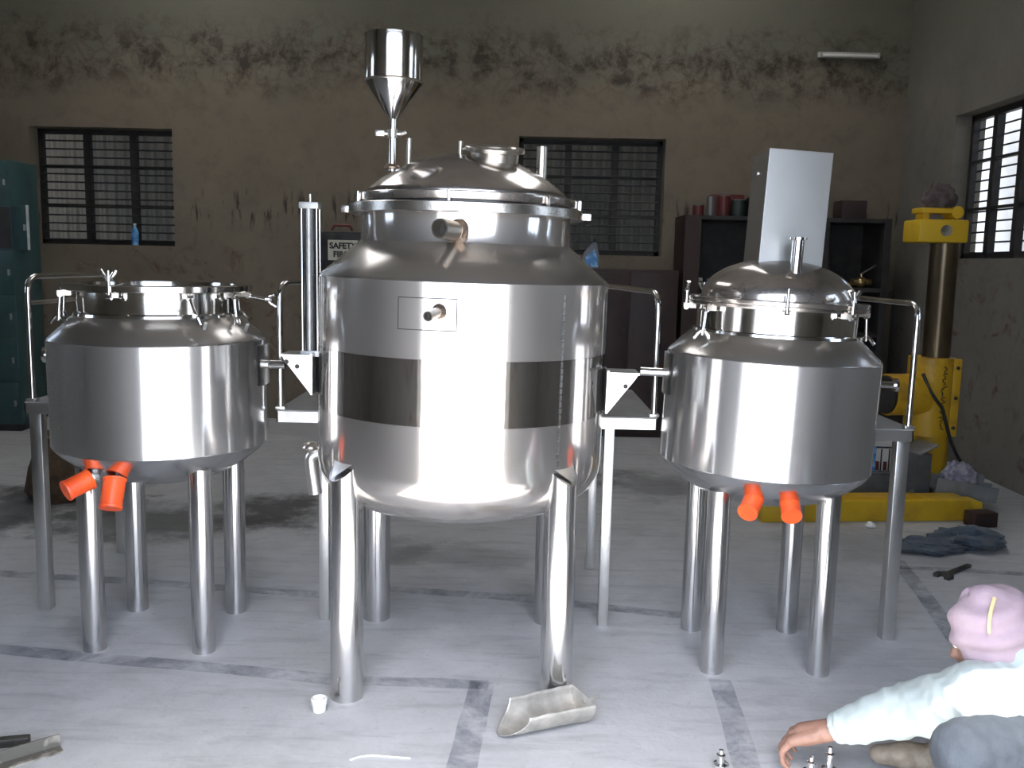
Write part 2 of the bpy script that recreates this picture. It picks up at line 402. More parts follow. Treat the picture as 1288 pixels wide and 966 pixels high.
back_win = [(-4.53, -3.20, WZ0, WZ1), (.02, 1.38, WZ0, WZ1)]
right_win = [(6.5, 7.7, WZ0+.02, WZ1+.10), (4.0, 4.75, WZ0, WZ1), (2.05, 3.05, WZ0, WZ1+.1)]
left_win = [(2.4, 3.5, WZ0, WZ1), (6.0, 7.0, WZ0, WZ1)]
wall('wall_back', 'plaster', 'x', WB, WL-.25, WR+.25, back_win, .25)
wall('wall_right', 'plaster_r', 'y', WR, DOOR_Y+.25, WB, right_win, .25)
wall('wall_left', 'plaster_r', 'y', WL-.25, DOOR_Y+.25, WB, left_win, .25)
wall('wall_front', 'plaster_r', 'x', DOOR_Y, WL-.25, WR+.25, [(DX0, DX1, 0, DOOR_H)], .25)
# roof of sheets; two unseen translucent strips added to light the floor and walls
SKY = [(-3.3, -2.3), (.9, 1.9)]; SY0, SY1 = 5.0, 8.4
mb = MB(); ex = [-8.3, SKY[0][0], SKY[0][1], SKY[1][0], SKY[1][1], 4.5]; ey = [DOOR_Y-.1, SY0, SY1, 10.3]  # overhang drawn out past the walls to block sun outside the windows
for i in range(5):
    for j in range(3):
        if not (i in (1, 3) and j == 1): mb.box(((ex[i]+ex[i+1])/2, (ey[j]+ey[j+1])/2, WTOP+.06), (ex[i+1]-ex[i], ey[j+1]-ey[j], .12))
struct(mb.build('ceiling', 'ceil'))
for a_, b_ in SKY: struct(MB().box(((a_+b_)/2, (SY0+SY1)/2, WTOP+.13), (b_-a_+.2, SY1-SY0+.2, .01)).build('ceiling_added_skylight', 'frp'))
# shed next door seen through the back windows, under an unseen roof added to darken it
mb = MB(); n = 420; V = []
for i in range(n+1):
    x = -8+i*.028; y = WB+1.75+(.012 if (i//2) % 2 else -.012)
    V += [(x, y, 0), (x, y, 3.5)]
mb.add(V, [(2*i, 2*i+2, 2*i+3, 2*i+1) for i in range(n)])
struct(mb.build('wall_shed_behind', 'corr'))
struct(MB().box((-2.1, WB+.91, 3.45), (12, 1.22, .08)).build('ceiling_alley_light_block', 'ceil'))
struct(MB().box((-5.75, WB+.98, 1.75), (.15, 1.5, 3.5)).build('wall_alley_light_block', 'pale'))  # wall added to keep daylight out of the alley's open end
struct(MB().box((3.9, WB+.98, 1.75), (.15, 1.5, 3.5)).build('wall_alley_side', 'pale'))
struct(MB().box((5.3, 8.0, 1.62), (.2, 6.5, 3.24)).build('wall_yard_right', 'pale'))
struct(MB().box((4.52, 5.5, 1.6), (1.38, .15, 3.2)).build('wall_yard_light_block', 'pale'))  # unseen wall added to close the lane off from the sky
struct(MB().box((4.25, 8.0, 3.3), (.85, 6, .08)).build('ceiling_yard_light_block', 'ceil'))  # unseen eave added to dim the view through the right window

def window(idx, axis, pos, a0, a1, z0, z1, nb=14):
    # steel casement frame near the outer face; two mullions, two transoms, guard bars
    w = a1-a0; h = z1-z0; t = .045
    mb = MB()
    for x in (t/2, w-t/2): mb.box((x, 0, h/2), (t, .05, h))
    for x in (w*.345, w*.675): mb.box((x, 0, h/2), (.062, .06, h))
    for z in (t/2, h-t/2): mb.box((w/2, 0, z), (w, .05, t))
    for z in (h*.345, h*.675): mb.box((w/2, 0, z), (w, .04, .022))
    o = mb.build('window_%d' % idx, 'frame'); struct(o)
    bar = MB().tube((.02, -.03, 0), (w-.02, -.03, 0), .0075, n=8).mesh('window_bar'); bar.materials.append(MT['frame'])
    for i in range(nb):
        c = link('window_bar', bar, o); c.location = (0, 0, h*(i+.6)/nb)
    if axis == 'x': o.location = (a0, pos, z0)
    else: o.location = (pos, a0, z0); o.rotation_euler = (0, 0, pi/2)
    return o
k = 1
for wv_ in back_win: window(k, 'x', WB+.19, *wv_); k += 1
for wv_ in right_win: window(k, 'y', WR+.16, *wv_); k += 1
for wv_ in left_win: window(k, 'y', WL-.16, *wv_); k += 1
# painted lines on the floor
def strip(pts, w):
    pts = [Vector(fl(*p)) for p in pts]; V = []
    q = []
    for a, c in zip(pts, pts[1:]):
        for i in range(4): q.append(a.lerp(c, i/4))
    q.append(pts[-1])
    for i, p in enumerate(q):
        t = (q[min(i+1, len(q)-1)]-q[max(i-1, 0)]).normalized(); s = Vector((-t.y, t.x, 0))*w/2
        e = 1+.12*noise.noise(p*6)
        V += [p+s*e+Vector((0, 0, .0012)), p-s*e+Vector((0, 0, .0012))]
    mb = MB(); mb.add(V, [(2*i, 2*i+1, 2*i+3, 2*i+2) for i in range(len(q)-1)])
    mb.build('painted_line', 'line', floor)
strip([(-30, 814), (110, 827), (290, 842), (420, 855)], .085)
strip([(455, 857), (540, 859), (614, 862)], .075)
strip([(607, 858), (594, 910), (576, 985)], .095)
strip([(-30, 720), (160, 731), (300, 741), (420, 750)], .08)
strip([(475, 740), (660, 753), (870, 776)], .08)
strip([(905, 855), (922, 905), (945, 985)], .085)
strip([(1128, 705), (1165, 752), (1205, 808)], .08)
strip([(1118, 713), (1200, 717), (1320, 724)], .06)

# ================================================================== the vessels
def part(mb, name, mat, root, T=None, label=None):
    if T is not None: mb.v = [tuple(T @ Vector(p)) for p in mb.v]
    return mb.build(name, mat, root, label)
def wing_nut(parent, T):
    mb = MB(); mb.tube((0, 0, 0), (0, 0, .016), .010, .008, 12)
    for s_ in (-1, 1): mb.path([(s_*.006, 0, .008), (s_*.018, 0, .020), (s_*.030, 0, .040)], [.005, .008, .007], 10)
    part(mb, 'wing_nut', 'rod', parent, T)
def swing_bolt(root, T, ang, rf, zf, state, nut=True):
    # ang: place around the flange, rf: radius of the flange edge, zf: underside of the flange
    R = T @ rotM('Z', ang)
    lug = MB()
    for s_ in (-1, 1): lug.box((rf+.008, s_*.012, zf-.010), (.046, .006, .018))
    part(lug, 'lug', 'flange', root, R)
    piv = tr(rf+.022, 0, zf-.016)
    tilt = {'up': 0, 'down': pi-.08, 'out': radians(98), 'half': radians(135), 'lean': radians(60)}[state]
    Q = R @ piv @ rotM('Y', tilt)
    bt = MB(); bt.tube((0, -.009, 0), (0, .009, 0), .010, n=12); bt.tube((0, 0, 0), (0, 0, .095), .0062, n=12)
    bo = part(bt, 'swing_bolt', 'rod', root, Q)
    if nut: wing_nut(bo, Q @ tr(0, 0, .058 if state == 'up' else .07) @ rotM('Z', pi/2 if state == 'up' else .6))
    return bo
def ellip(rb, z0, h, ex=2.2, n=18):
    out = []
    for i in range(n+1):
        t = pi/2*i/n; out.append((rb*cos(t)**(2/ex), z0+h*sin(t)**(2/ex)))
    return out
def dished(rb, z0, rk, R, n=22):
    # knuckle of radius rk turning into a spherical crown of radius R
    th = math.asin((rb-rk)/(R-rk)); out = []
    for i in range(9): a = (pi/2-th)*i/8; out.append((rb-rk+rk*cos(a), z0+rk*sin(a)))
    zc = z0-(R-rk)*cos(th)
    for i in range(1, n+1): a = th*(1-i/n); out.append((R*sin(a), zc+R*cos(a)))
    return out
def leg_mesh(root, x, y, r, ztop, slope, mat='leg'):
    n = 32; rad = Vector((x, y, 0)).normalized(); V = []
    for lev in (0, 1):
        for i in range(n):
            a = 2*pi*i/n; d = Vector((r*cos(a), r*sin(a), 0))
            V.append((x+d.x, y+d.y, 0 if lev == 0 else ztop-slope*d.dot(rad)))
    fs = [(i, (i+1) % n, n+(i+1) % n, n+i) for i in range(n)]+[tuple(range(n-1, -1, -1)), tuple(range(n, 2*n))]
    mb = MB(); mb.add(V, fs); o = mb.build('leg', mat, root)
    # object origin on the pipe's own axis
    o.data.transform(tr(-x, -y, 0)); o.location = (x, y, 0); return o
def capped_nozzle(root, p0, p1, p2, r, cap=True):
    # p0 in the vessel, p1 thread end, p2 cap end (root space)
    p0, p1, p2 = Vector(p0), Vector(p1), Vector(p2)
    mb = MB(); d = (p1-p0).normalized()
    mb.pipe(p0, p1, r*.72, r*.6); mb.tube(p0-d*.005, p0+d*.012, r*.95, r*.8)
    for i in range(5): q = p1-d*(.006+i*.006); mb.tube(q-d*.002, q+d*.002, r*.78, r*.78, 20)
    o = mb.build('nozzle', 'rod', root)
    if cap:
        e = (p2-p1).normalized(); a = p1-e*.012; z = e; x = z.orthogonal().normalized(); y = z.cross(x); L = (p2-a).length
        Mx = Matrix((( x.x, y.x, z.x, a.x), (x.y, y.y, z.y, a.y), (x.z, y.z, z.z, a.z), (0, 0, 0, 1)))
        cp = MB(); prof = [(r*.86, 0), (r*1.06, 0), (r*1.06, .008), (r, .010), (r*.97, L-.012), (r*1.03, L-.010), (r*1.03, L-.002), (r*1.0, L), (r*.2, L-.001), (0, L-.001)]
        cp.lathe(prof, 28, Mx); cp.build('cap', 'orange', o, 'orange plastic cap')
    return o
def trunnion(root, T, sgn, r, z, length, flange=False, rod=.017):
    mb = MB(); mb.pipe((sgn*(r-.01), 0, z), (sgn*(r+length), 0, z), rod, rod*.7)
    if flange: mb.tube((sgn*(r+length-.012), 0, z), (sgn*(r+length), 0, z), rod*1.9)
    o = part(mb, 'trunnion', 'rod', root, T)
    pad = MB(); pad.lathe([(r+.001, z-.08), (r+.009, z-.08), (r+.009, z+.08), (r+.001, z+.08), (r+.001, z-.08)], 10, rotM('Z', 0 if sgn > 0 else pi), -.16, .16)
    part(pad, 'pad_plate', 'plate', root, T)

# ---------------- middle tank
MC = (-.195, 3.44); RM = .535
mid = thing('mixing_tank', 'large stainless steel mixing tank with a hopper and manhole on its domed lid', 'tank', (MC[0], MC[1], 0))
T = tr(0, 0, .7) @ rotM('Y', radians(.75)) @ tr(0, 0, -.7)
def ml(px, py, Y): p = atY(px, py, Y); return Vector((p.x-MC[0], p.y-MC[1], p.z))
part(MB().lathe([(0, .590), (.16, .597), (.30, .618), (.40, .65), (.47, .69), (.51, .73), (.530, .775), (RM, .82), (RM, 1.003)], 96), 'shell_base', 'brushed_mid', mid, T)
part(MB().lathe([(RM-.01, 1.003), (RM+.0012, 1.0035), (RM+.0012, 1.2215), (RM-.01, 1.222)], 96), 'shell_band', 'mirror', mid, T, 'mirror polished middle band of the shell')
part(MB().lathe([(RM-.01, 1.2221), (RM, 1.2225), (RM, 1.472), (RM-.004, 1.476), (RM-.012, 1.476)], 96), 'shell_top', 'brushed_mid', mid, T)
part(MB().lathe([(RM-.002, 1.4745), (RM-.006, 1.481), (.392, 1.600), (.386, 1.602)], 96), 'shoulder', 'cone', mid, T)
part(MB().lathe([(.392, 1.597), (.386, 1.606), (.385, 1.70)], 96), 'neck', 'brushed_mid', mid, T)
part(MB().lathe([(.38, 1.699), (.428, 1.699), (.431, 1.702), (.431, 1.731), (.428, 1.734), (.38, 1.734)], 96), 'body_flange', 'flange', mid, T)
part(MB().lathe([(.37, 1.734), (.401, 1.734), (.401, 1.741), (.37, 1.741)], 96), 'gasket', 'black', mid, T)
lid = part(MB().lathe([(.36, 1.741), (.408, 1.741), (.410, 1.744), (.410, 1.767), (.407, 1.770), (.372, 1.771)]+dished(.370, 1.771, .028, .54), 96), 'lid', 'lid', mid, T, 'polished dished lid')
for i, a in enumerate((-101, -52, -15, 22, 68, 112, 158, 203)):           # clamp bars round the lid
    R = T @ rotM('Z', radians(a+6))
    mb = MB().box((.418, 0, 1.7365), (.014, .011, .070), bev=.002)
    part(mb, 'clamp_bar', 'flange', mid, R)
# lug posts sticking up at the left and right ends
for s_, dz in ((-1, .02), (1, 0)):
    part(MB().box((s_*.437, 0, 1.7165), (.05, .05, .026), bev=.003), 'hinge_lug', 'flange', mid, T)
# manhole
Tm = T @ tr(.100, -.10, 1.908) @ rotM('X', radians(11)) @ rotM('Y', radians(2))
mh = part(MB().lathe([(.084, -.03), (.086, .02), (.104, .022), (.106, .026), (.106, .036), (.103, .039), (.078, .039), (.074, .034), (.074, -.03)], 48), 'manhole', 'dull', mid, Tm, 'open manhole with a scaled rim')
part(MB().lathe([(.088, -.022), (.093, -.026), (.09, -.012)], 48), 'weld_bead', 'weld', mh, Tm)
mb = MB().tube((-.125, .03, -.03), (-.125, .03, .05), .0085, n=12); mb.tube((-.125, .03, .02), (-.085, .02, .03), .006, n=10)
part(mb, 'hinge_post', 'dull', mh, Tm)
# hopper on the lid
hx = -.278
Th = T @ tr(hx, .0, 0)
hp = part(MB().lathe([(.014, 1.86), (.014, 2.045), (.019, 2.052), (.102, 2.172), (.1045, 2.179), (.1045, 2.334), (.107, 2.334), (.107, 2.338), (.1015, 2.338), (.1015, 2.180), (.016, 2.055), (.008, 2.045)], 56), 'hopper', 'polish', mid, Th, 'polished feed hopper')
part(MB().lathe([(.1046, 2.172), (.1062, 2.176), (.1046, 2.181)], 48), 'weld_bead', 'dull', hp, Th)
mb = MB().tube((-.03, 0, 1.994), (.03, 0, 1.994), .012, n=14); mb.tube((0, 0, 1.980), (0, 0, 2.008), .021, n=20)
part(mb, 'valve', 'dull', hp, Th)
part(MB().box((-.046, -.006, 1.994), (.034, .016, .022), bev=.003), 'valve_handle', 'plate', hp, Th)
part(MB().path([(.03, 0, 1.994), (.044, 0, 1.998), (.05, 0, 2.002)], .007, 10), 'valve_stem', 'dull', hp, Th)
mb = MB().lathe([(.022, 1.885), (.03, 1.875), (.03, 1.868)], 20); part(mb, 'weld_collar', 'weld', hp, Th)
part(MB().pipe((hx+.058, .02, 1.87), (hx+.058, .02, 1.982), .010, .007, 18), 'breather_pipe', 'dull', mid, T)
part(MB().pipe((.272, .02, 1.80), (.272, .02, 1.968), .020, .0165, 24), 'vent_pipe', 'dull', mid, T, 'plain vent pipe')
# neck nozzle and shell nozzle with its inset plate
e = ml(553, 287, 2.97); s0 = Vector((.004, -.378, e.z-.006))
nzl = MB(); nzl.pipe(s0, e, .032, .026, 28); no_ = part(nzl, 'nozzle', 'dull', mid); part(MB().tube(s0.lerp(e, .60), s0.lerp(e, .62), .0258, n=24), 'bore_shade', 'hole', no_)  # dark disc paints the shade inside the neck nozzle
d = (e-s0).normalized(); part(MB().tube(s0, s0+d*.02, .045, .034, 28), 'weld_collar', 'weld', mid)
ap = math.asin((-.137)/RM); rp = RM+.0015
zA, zB = 1.317, 1.422
def curved(a0, a1, z0, z1, r, th):
    return MB().lathe([(r, z0), (r+th, z0), (r+th, z1), (r, z1), (r, z0)], 12, None, a0, a1)
a_l, a_r = -pi/2+math.asin(-.185/RM), -pi/2+math.asin(.008/RM)
for q in ((a_l, a_r, zB-.003, zB), (a_l, a_r, zA, zA+.003), (a_l, a_l+.006, zA, zB), (a_r-.006, a_r, zA, zB)):
    part(curved(*q, RM-.001, .0016), 'plate_seam', 'hole', mid, T)
e = ml(538, 398, 2.84); s0 = Vector((-.042, -.528, e.z+.012))
no_ = part(MB().pipe(s0, e, .0165, .0125, 22), 'nozzle', 'dull', mid); part(MB().tube(s0.lerp(e, .78), s0.lerp(e, .80), .0124, n=20), 'bore_shade', 'hole', no_)  # another dark disc standing in for shade in the pipe
d = (e-s0).normalized(); part(MB().tube(s0, s0+d*.018, .026, .018, 22), 'weld_collar', 'weld', mid)
# vertical weld bead with tape residue down the right of the shell
a_w = -pi/2+math.asin(.352/RM)
mb = MB()
for i in range(26):
    z = .86+i*.0225; w = .010+.006*noise.noise(Vector((i*.7, 0, 3)))
    mb.lathe([(RM, z), (RM+.0035, z+.003), (RM+.0035, z+.019), (RM, z+.0222)], 3, None, a_w-w, a_w+w)
part(mb, 'weld_bead', 'plate', mid, T)
# brackets
def bracket(sgn, zt, w, h):
    mb = MB()
    Q = Matrix(((sgn, 0, 0, sgn*(RM-.004)), (0, 1, 0, -.09), (0, 0, 1, 0), (0, 0, 0, 1)))
    for y in (-.055, .055):
        poly = [(0, zt), (w, zt), (w*.93, zt-.014), (.012, zt-h), (0, zt-h)]
        V = [(x, y-.004, z) for x, z in poly]+[(x, y+.004, z) for x, z in poly]; n = len(poly)
        mb.add(V, [tuple(range(n)), tuple(range(2*n-1, n-1, -1))]+[(i, (i+1) % n, n+(i+1) % n, n+i) for i in range(n)], Q)
    mb.box((w*.52, 0, zt+.004), (w*1.04, .135, .008), Q)
    mb.box((.004, 0, zt-h*.45), (.008, .16, h*1.12), Q)
    o = part(mb, 'bracket', 'plate', mid, T)
    for x, z in ((w*.52, zt-.036), (w*.86, zt-.02)) if sgn < 0 else ((w*.62, zt-.042),):
        part(MB().tube((x, -.0598, z), (x, -.0585, z), .0085, n=16, M=Q), 'bolt_hole_shade', 'hole', o, T)  # flat dark discs paint the shade of bolt holes
bracket(-1, 1.178, .115, .135); bracket(1, 1.152, .115, .14)
# black tie-rod cylinder standing on the left bracket
cx = -.545; cy = -.09
cyl = part(MB().tube((cx, cy, 1.205), (cx, cy, 1.716), .027, n=28), 'air_cylinder', 'black', mid, None, 'black tie rod air cylinder')
for z, t_ in ((1.194, .022), (1.727, .024)): part(MB().box((cx, cy, z), (.070, .070, t_), bev=.003), 'end_block', 'alu', cyl)
for dx, dy in ((-.027, -.027), (.027, -.027), (-.027, .027), (.027, .027)): part(MB().tube((cx+dx, cy+dy, 1.205), (cx+dx, cy+dy, 1.716), .0032, n=8), 'tie_rod', 'rod', cyl)
part(MB().tube((cx-.001, cy-.026, 1.205), (cx-.001, cy-.026, 1.716), .009, n=14), 'sensor_rail', 'alu', cyl)
part(MB().tube((cx, cy, 1.73), (cx, cy, 1.768), .0045, n=12), 'piston_rod', 'rod', cyl)
# outlet elbow low on the left side
mb = MB(); mb.path(fillet([(-.50, .0, .80), (-.575, .0, .80), (-.555, .0, .64)], .05), .026, 18)
o = part(mb, 'outlet_elbow', 'plate', mid); part(MB().ball((-.570, 0, .822), (.036, .036, .022)), 'elbow_cap', 'dull', o)
for x, y in ((-.368, -.366), (.372, -.366), (-.372, .362), (.368, .362)):
    leg_mesh(mid, x, y, .0575, .845 if y < 0 else .8, .95)
for sx in (-1, 1):   # pressed gusset where each front leg meets the shell
    mb = MB(); a = Vector((sx*.37, -.366, 0)); rad = a.normalized(); tg = Vector((-rad.y, rad.x, 0))
    c = a+rad*.02
    V = [a-tg*.060+Vector((0, 0, .856))+rad*.004, a+tg*.060+Vector((0, 0, .856))+rad*.004, a+rad*.058+Vector((0, 0, .80)), a-rad*.005+Vector((0, 0, .915)), a-rad*.03-tg*.05+Vector((0, 0, .84)), a-rad*.03+tg*.05+Vector((0, 0, .84))]
    mb.add(V, [(0, 2, 1), (0, 3, 4), (1, 5, 3), (0, 1, 3), (0, 4, 5, 1), (3, 5, 4)])
    part(mb, 'leg_gusset', 'dish', mid)

# ---------------- side tanks
def side_tank(root, r, T, zsh, zseam, zn, zf, open_top):
    part(MB().lathe([(0, zseam-.155), (.14, zseam-.150), (.25, zseam-.118), (.33, zseam-.073), (.385, zseam-.028), (r-.001, zseam), (r-.004, zseam+.004)], 88), 'dished_end', 'dish', root, T)
    part(MB().lathe([(r-.004, zseam), (r, zseam+.003), (r, zsh-.003), (r-.006, zsh)], 96), 'shell', 'brushed', root, T)
    part(MB().lathe([(r-.003, zsh-.001), (r-.006, zsh+.005), (.306, zn), (.302, zn+.002)], 88), 'shoulder', 'cone', root, T)
    if open_top:
        part(MB().lathe([(.318, zn-.012), (.316, zn-.002), (.301, zn+.004), (.301, zf), (.296, zf+.026), (.292, zf), (.292, zn), (.38, zsh-.03), (.38, zseam+.06), (.2, zseam-.04), (0, zseam-.08)], 88), 'neck', 'polish', root, T)
        part(MB().lathe([(.2965, zf), (.352, zf), (.355, zf+.003), (.355, zf+.023), (.352, zf+.026), (.2965, zf+.026)], 88), 'body_flange', 'polish', root, T)
    else:
        part(MB().lathe([(.316, zn-.010), (.314, zn), (.301, zn+.004), (.301, zf)], 88), 'neck', 'polish', root, T)
        part(MB().lathe([(.29, zf), (.338, zf), (.34, zf+.003), (.34, zf+.013), (.29, zf+.013)], 88), 'body_flange', 'flange', root, T)
LC = (-1.405, 3.635); RLr = .411
ltank = thing('open_tank', 'open-topped stainless steel tank on four pipe legs, no lid', 'tank', (LC[0], LC[1], 0))
I4 = Matrix.Identity(4)
side_tank(ltank, RLr, I4, 1.215, .80, 1.318, 1.402, True)
for x in (-.215, .215):
    for y in (-.208, .208): leg_mesh(ltank, x, y, .0445, .742, .2)
def ll(px, py, Y): p = atY(px, py, Y); return Vector((p.x-LC[0], p.y-LC[1], p.z))
for a, st in ((-97, 'up'), (-147, 'down'), (-172, 'down'), (-52, 'half'), (-20, 'down'), (-2, 'out'), (50, 'down'), (95, 'out'), (140, 'down')):
    swing_bolt(ltank, I4, radians(a), .335, 1.402, st)
for px, py in ((258, 410), (310, 412)):       # bright weld spatter tabs on the shoulder
    p = ll(px, py, 3.3)
    part(MB().box((0, 0, 0), (.012, .05, .008), M=tr(p) @ rotM('Z', .5) @ rotM('X', -.6), bev=.002), 'shoulder_tab', 'plate', ltank)
trunnion(ltank, I4, 1, RLr, 1.115, .085); trunnion(ltank, I4, -1, RLr, 1.135, .055, True)
capped_nozzle(ltank, ll(128, 596, 3.42), ll(110, 604, 3.33), ll(82, 618, 3.27), .039)
capped_nozzle(ltank, ll(158, 594, 3.40), ll(144, 606, 3.32), ll(139, 640, 3.27), .040)

RC = (.994, 3.55); RR = .404
rtank = thing('lidded_tank', 'stainless steel tank with domed lid and tall box cover on top', 'tank', (RC[0], RC[1], 0))
TR = tr(0, 0, .68) @ rotM('Y', radians(1.9)) @ tr(0, 0, -.68)
side_tank(rtank, RR, TR, 1.205, .785, 1.297, 1.388, False)
part(MB().lathe([(.28, 1.402), (.338, 1.402), (.34, 1.405), (.34, 1.417), (.337, 1.420), (.294, 1.421)]+ellip(.290, 1.422, .152, 2.02), 88), 'lid', 'lid', rtank, TR, 'polished dished lid')
for x in (-.205, .205):
    for y in (-.205, .205): leg_mesh(rtank, x, y, .0435, .72, .2)
def rl(px, py, Y): p = atY(px, py, Y); return Vector((p.x-RC[0], p.y-RC[1], p.z))
for a, st in ((-100, 'up'), (-57, 'up'), (-152, 'down'), (177, 'up'), (-2, 'down'), (42, 'up'), (88, 'up'), (132, 'up')):
    swing_bolt(rtank, TR, radians(a), .325, 1.388, st, nut=(a not in (-100,)))
trunnion(rtank, TR, -1, RR, 1.112, .105); trunnion(rtank, TR, 1, RR, 1.112, .095, True, .014)
capped_nozzle(rtank, rl(954, 615, 3.36), rl(951, 622, 3.28), rl(940, 645, 3.19), .036)
capped_nozzle(rtank, rl(990, 616, 3.36), rl(992, 625, 3.28), rl(996, 650, 3.19), .036)
part(MB().pipe((.0, -.20, 1.48), (.0, -.20, 1.648), .021, .017, 24), 'inlet_pipe', 'rod', rtank, TR)
part(MB().lathe([(.021, 1.640), (.03, 1.643), (.03, 1.651), (.018, 1.651)], 24, tr(0, -.20, 0)), 'ferrule', 'rod', rtank, TR)
# sheet box cover: folded sheet with an open back edge
Tb = TR @ tr(.008, .015, 1.50) @ rotM('X', radians(-2.5)) @ rotM('Y', radians(1.2)) @ rotM('Z', radians(2.2))
mb = MB(); w_, d_, h_ = .238, .20, .470
for c, s_ in (((0, -d_/2, h_/2), (w_, .003, h_)), ((0, d_/2, h_/2), (w_, .003, h_)), ((-w_/2, 0, h_/2), (.003, d_, h_)), ((w_/2, 0, h_/2), (.003, d_, h_)), ((0, 0, h_), (w_+.003, d_+.003, .003))): mb.box(c, s_)
bx = part(mb, 'box_cover', 'sheet', rtank, Tb, 'tall folded sheet steel box cover')
part(MB().tube((-w_/2-.006, .02, h_-.075), (-w_/2, .02, h_-.075), .009, n=14), 'cover_screw', 'plate', bx, Tb)

# ================================================================== work platforms behind the tanks
def platform(label, x0, x1, y0, y1, zt, notch, legs, rail, legw, mid_rail=None):
    p = thing('work_platform', label, 'platform', ((x0+x1)/2, (y0+y1)/2, 0))
    ox, oy = p.location.x, p.location.y
    (cx_, cy_), r = notch
    dy = y0-cy_; hw = sqrt(r*r-dy*dy); a_l = atan2(dy, -hw); a_r = atan2(dy, hw)
    if a_l < 0: a_l += 2*pi
    poly = [(x0, y0)] if cx_-hw > x0 else []
    A = [(px_, py_) for px_, py_ in arc((cx_, cy_), r, a_l, a_r, 24) if x0 < px_ < x1]
    poly += A
    if cx_+hw < x1: poly.append((x1, y0))
    poly += [(x1, y1), (x0, y1)]
    poly = [(a-ox, c-oy) for a, c in poly]
    MB().prism(poly, zt-.006, zt).build('deck', 'deck', p)
    def skirt(a0, a1, yy, hor=True):
        if hor: MB().box(((a0+a1)/2-ox, yy-oy, zt-.0285), (a1-a0, .006, .045)).build('edge_skirt', 'plate', p)
        else: MB().box((yy-ox, (a0+a1)/2-oy, zt-.0285), (.006, a1-a0, .045)).build('edge_skirt', 'plate', p)
    if cx_-hw > x0: skirt(x0, cx_-hw, y0+.003)
    if cx_+hw < x1: skirt(cx_+hw, x1, y0+.003)
    skirt(x0, x1, y1-.003); skirt(y0, y1, x0+.003, False); skirt(y0, y1, x1-.003, False)
    for lx, ly in legs:
        MB().box((lx-ox, ly-oy, (zt-.01)/2), (legw, legw, zt-.01), bev=.003).build('leg', 'plate', p)
    pts = [(a-ox, c-oy, z) for a, c, z in rail]
    MB().path(fillet(pts, .075), .0125, 14).build('handrail', 'rod', p)
    for q in (mid_rail or []):
        MB().tube(*[(a-ox, c-oy, z) for a, c, z in q], .009, n=12).build('mid_rail', 'dull', p)
    for lx, ly, _ in (rail[0], rail[-1]):
        MB().box((lx-ox, ly-oy, zt+.006), (.04, .04, .012), bev=.002).build('rail_foot', 'plate', p)
    return p
zt = .918
platform('wide work platform with handrail behind the hopper tank', -.967, .602, 3.715, 4.55, zt, (MC, .605),
         [(-.785, 3.775), (.411, 3.775), (-.785, 4.50), (.415, 4.50)],
         [(-.955, 3.74, zt), (-.955, 3.74, 1.437), (-.80, 4.50, 1.437), (.43, 4.50, 1.437), (.59, 3.74, 1.430), (.59, 3.74, zt)], .042,
         [((-.80, 4.50, zt), (-.80, 4.50, 1.437)), ((.43, 4.50, zt), (.43, 4.50, 1.437))])
platform('narrow work platform with handrail and mid rail beside the lidless tank', -2.045, -1.36, 3.79, 4.65, zt, (LC, .47),
         [(-2.01, 3.825), (-2.01, 4.61), (-1.40, 4.61)],
         [(-2.02, 3.81, zt), (-2.02, 3.81, 1.440), (-2.01, 4.60, 1.440), (-2.01, 4.60, zt)], .050,
         [((-2.02, 3.81, 1.33), (-2.01, 4.60, 1.33))])
platform('narrow work platform with handrail beside the tank with the box cover', .97, 1.632, 3.65, 4.5, zt-.015, (RC, .46),
         [(1.60, 3.69), (1.60, 4.46), (1.01, 4.46)],
         [(1.615, 3.67, zt-.015), (1.620, 3.67, 1.407), (1.62, 4.45, 1.407), (1.615, 4.45, zt-.015)], .052)

# ================================================================== along the back wall
# teal lockers: three columns of six doors
Ly = 7.78; lx1 = atY(18, 330, Ly).x; cw = .30; LZ = 2.30
lock = thing('steel_locker', 'teal steel locker bank with one door swung open beside the barred window', 'locker', (lx1-.45, Ly+.22, 0))
MB().box((0, 0, LZ/2+.03), (.90, .44, LZ-.06), bev=.004).build('body', 'teal', lock)
MB().box((0, .0, .03), (.86, .40, .06)).build('plinth', 'blackmetal', lock)
dm = MB().box((cw/2-.008, 0, 0), (cw-.016, .014, LZ/6-.02), bev=.003).mesh('door'); dm.materials.append(MT['teal'])
hm = MB().box((0, 0, 0), (.014, .022, .05), bev=.003).mesh('handle'); hm.materials.append(MT['alu'])
for i in range(3):
    for j in range(6):
        o = link('door', dm, lock); o.location = (-.45+i*cw+.008, -.222, .06+(j+.5)*(LZ-.06)/6)
        h = link('handle', hm, o); h.location = (cw-.05, -.015, 0)
        if i == 2 and j == 4:      # hinged on the corner, swung wide open
            o.location.x = .458; o.location.y = -.232; o.rotation_euler = (0, 0, -radians(38))
            MB().box((cw-.014, -.004, 0), (.006, .020, LZ/6-.022)).build('door_edge', 'tealedge', o)
            MB().box((.30, -.2215, o.location.z), (cw-.03, .003, LZ/6-.04)).build('compartment_shade', 'hole', lock)  # dark sheet paints the shade inside the opened compartment
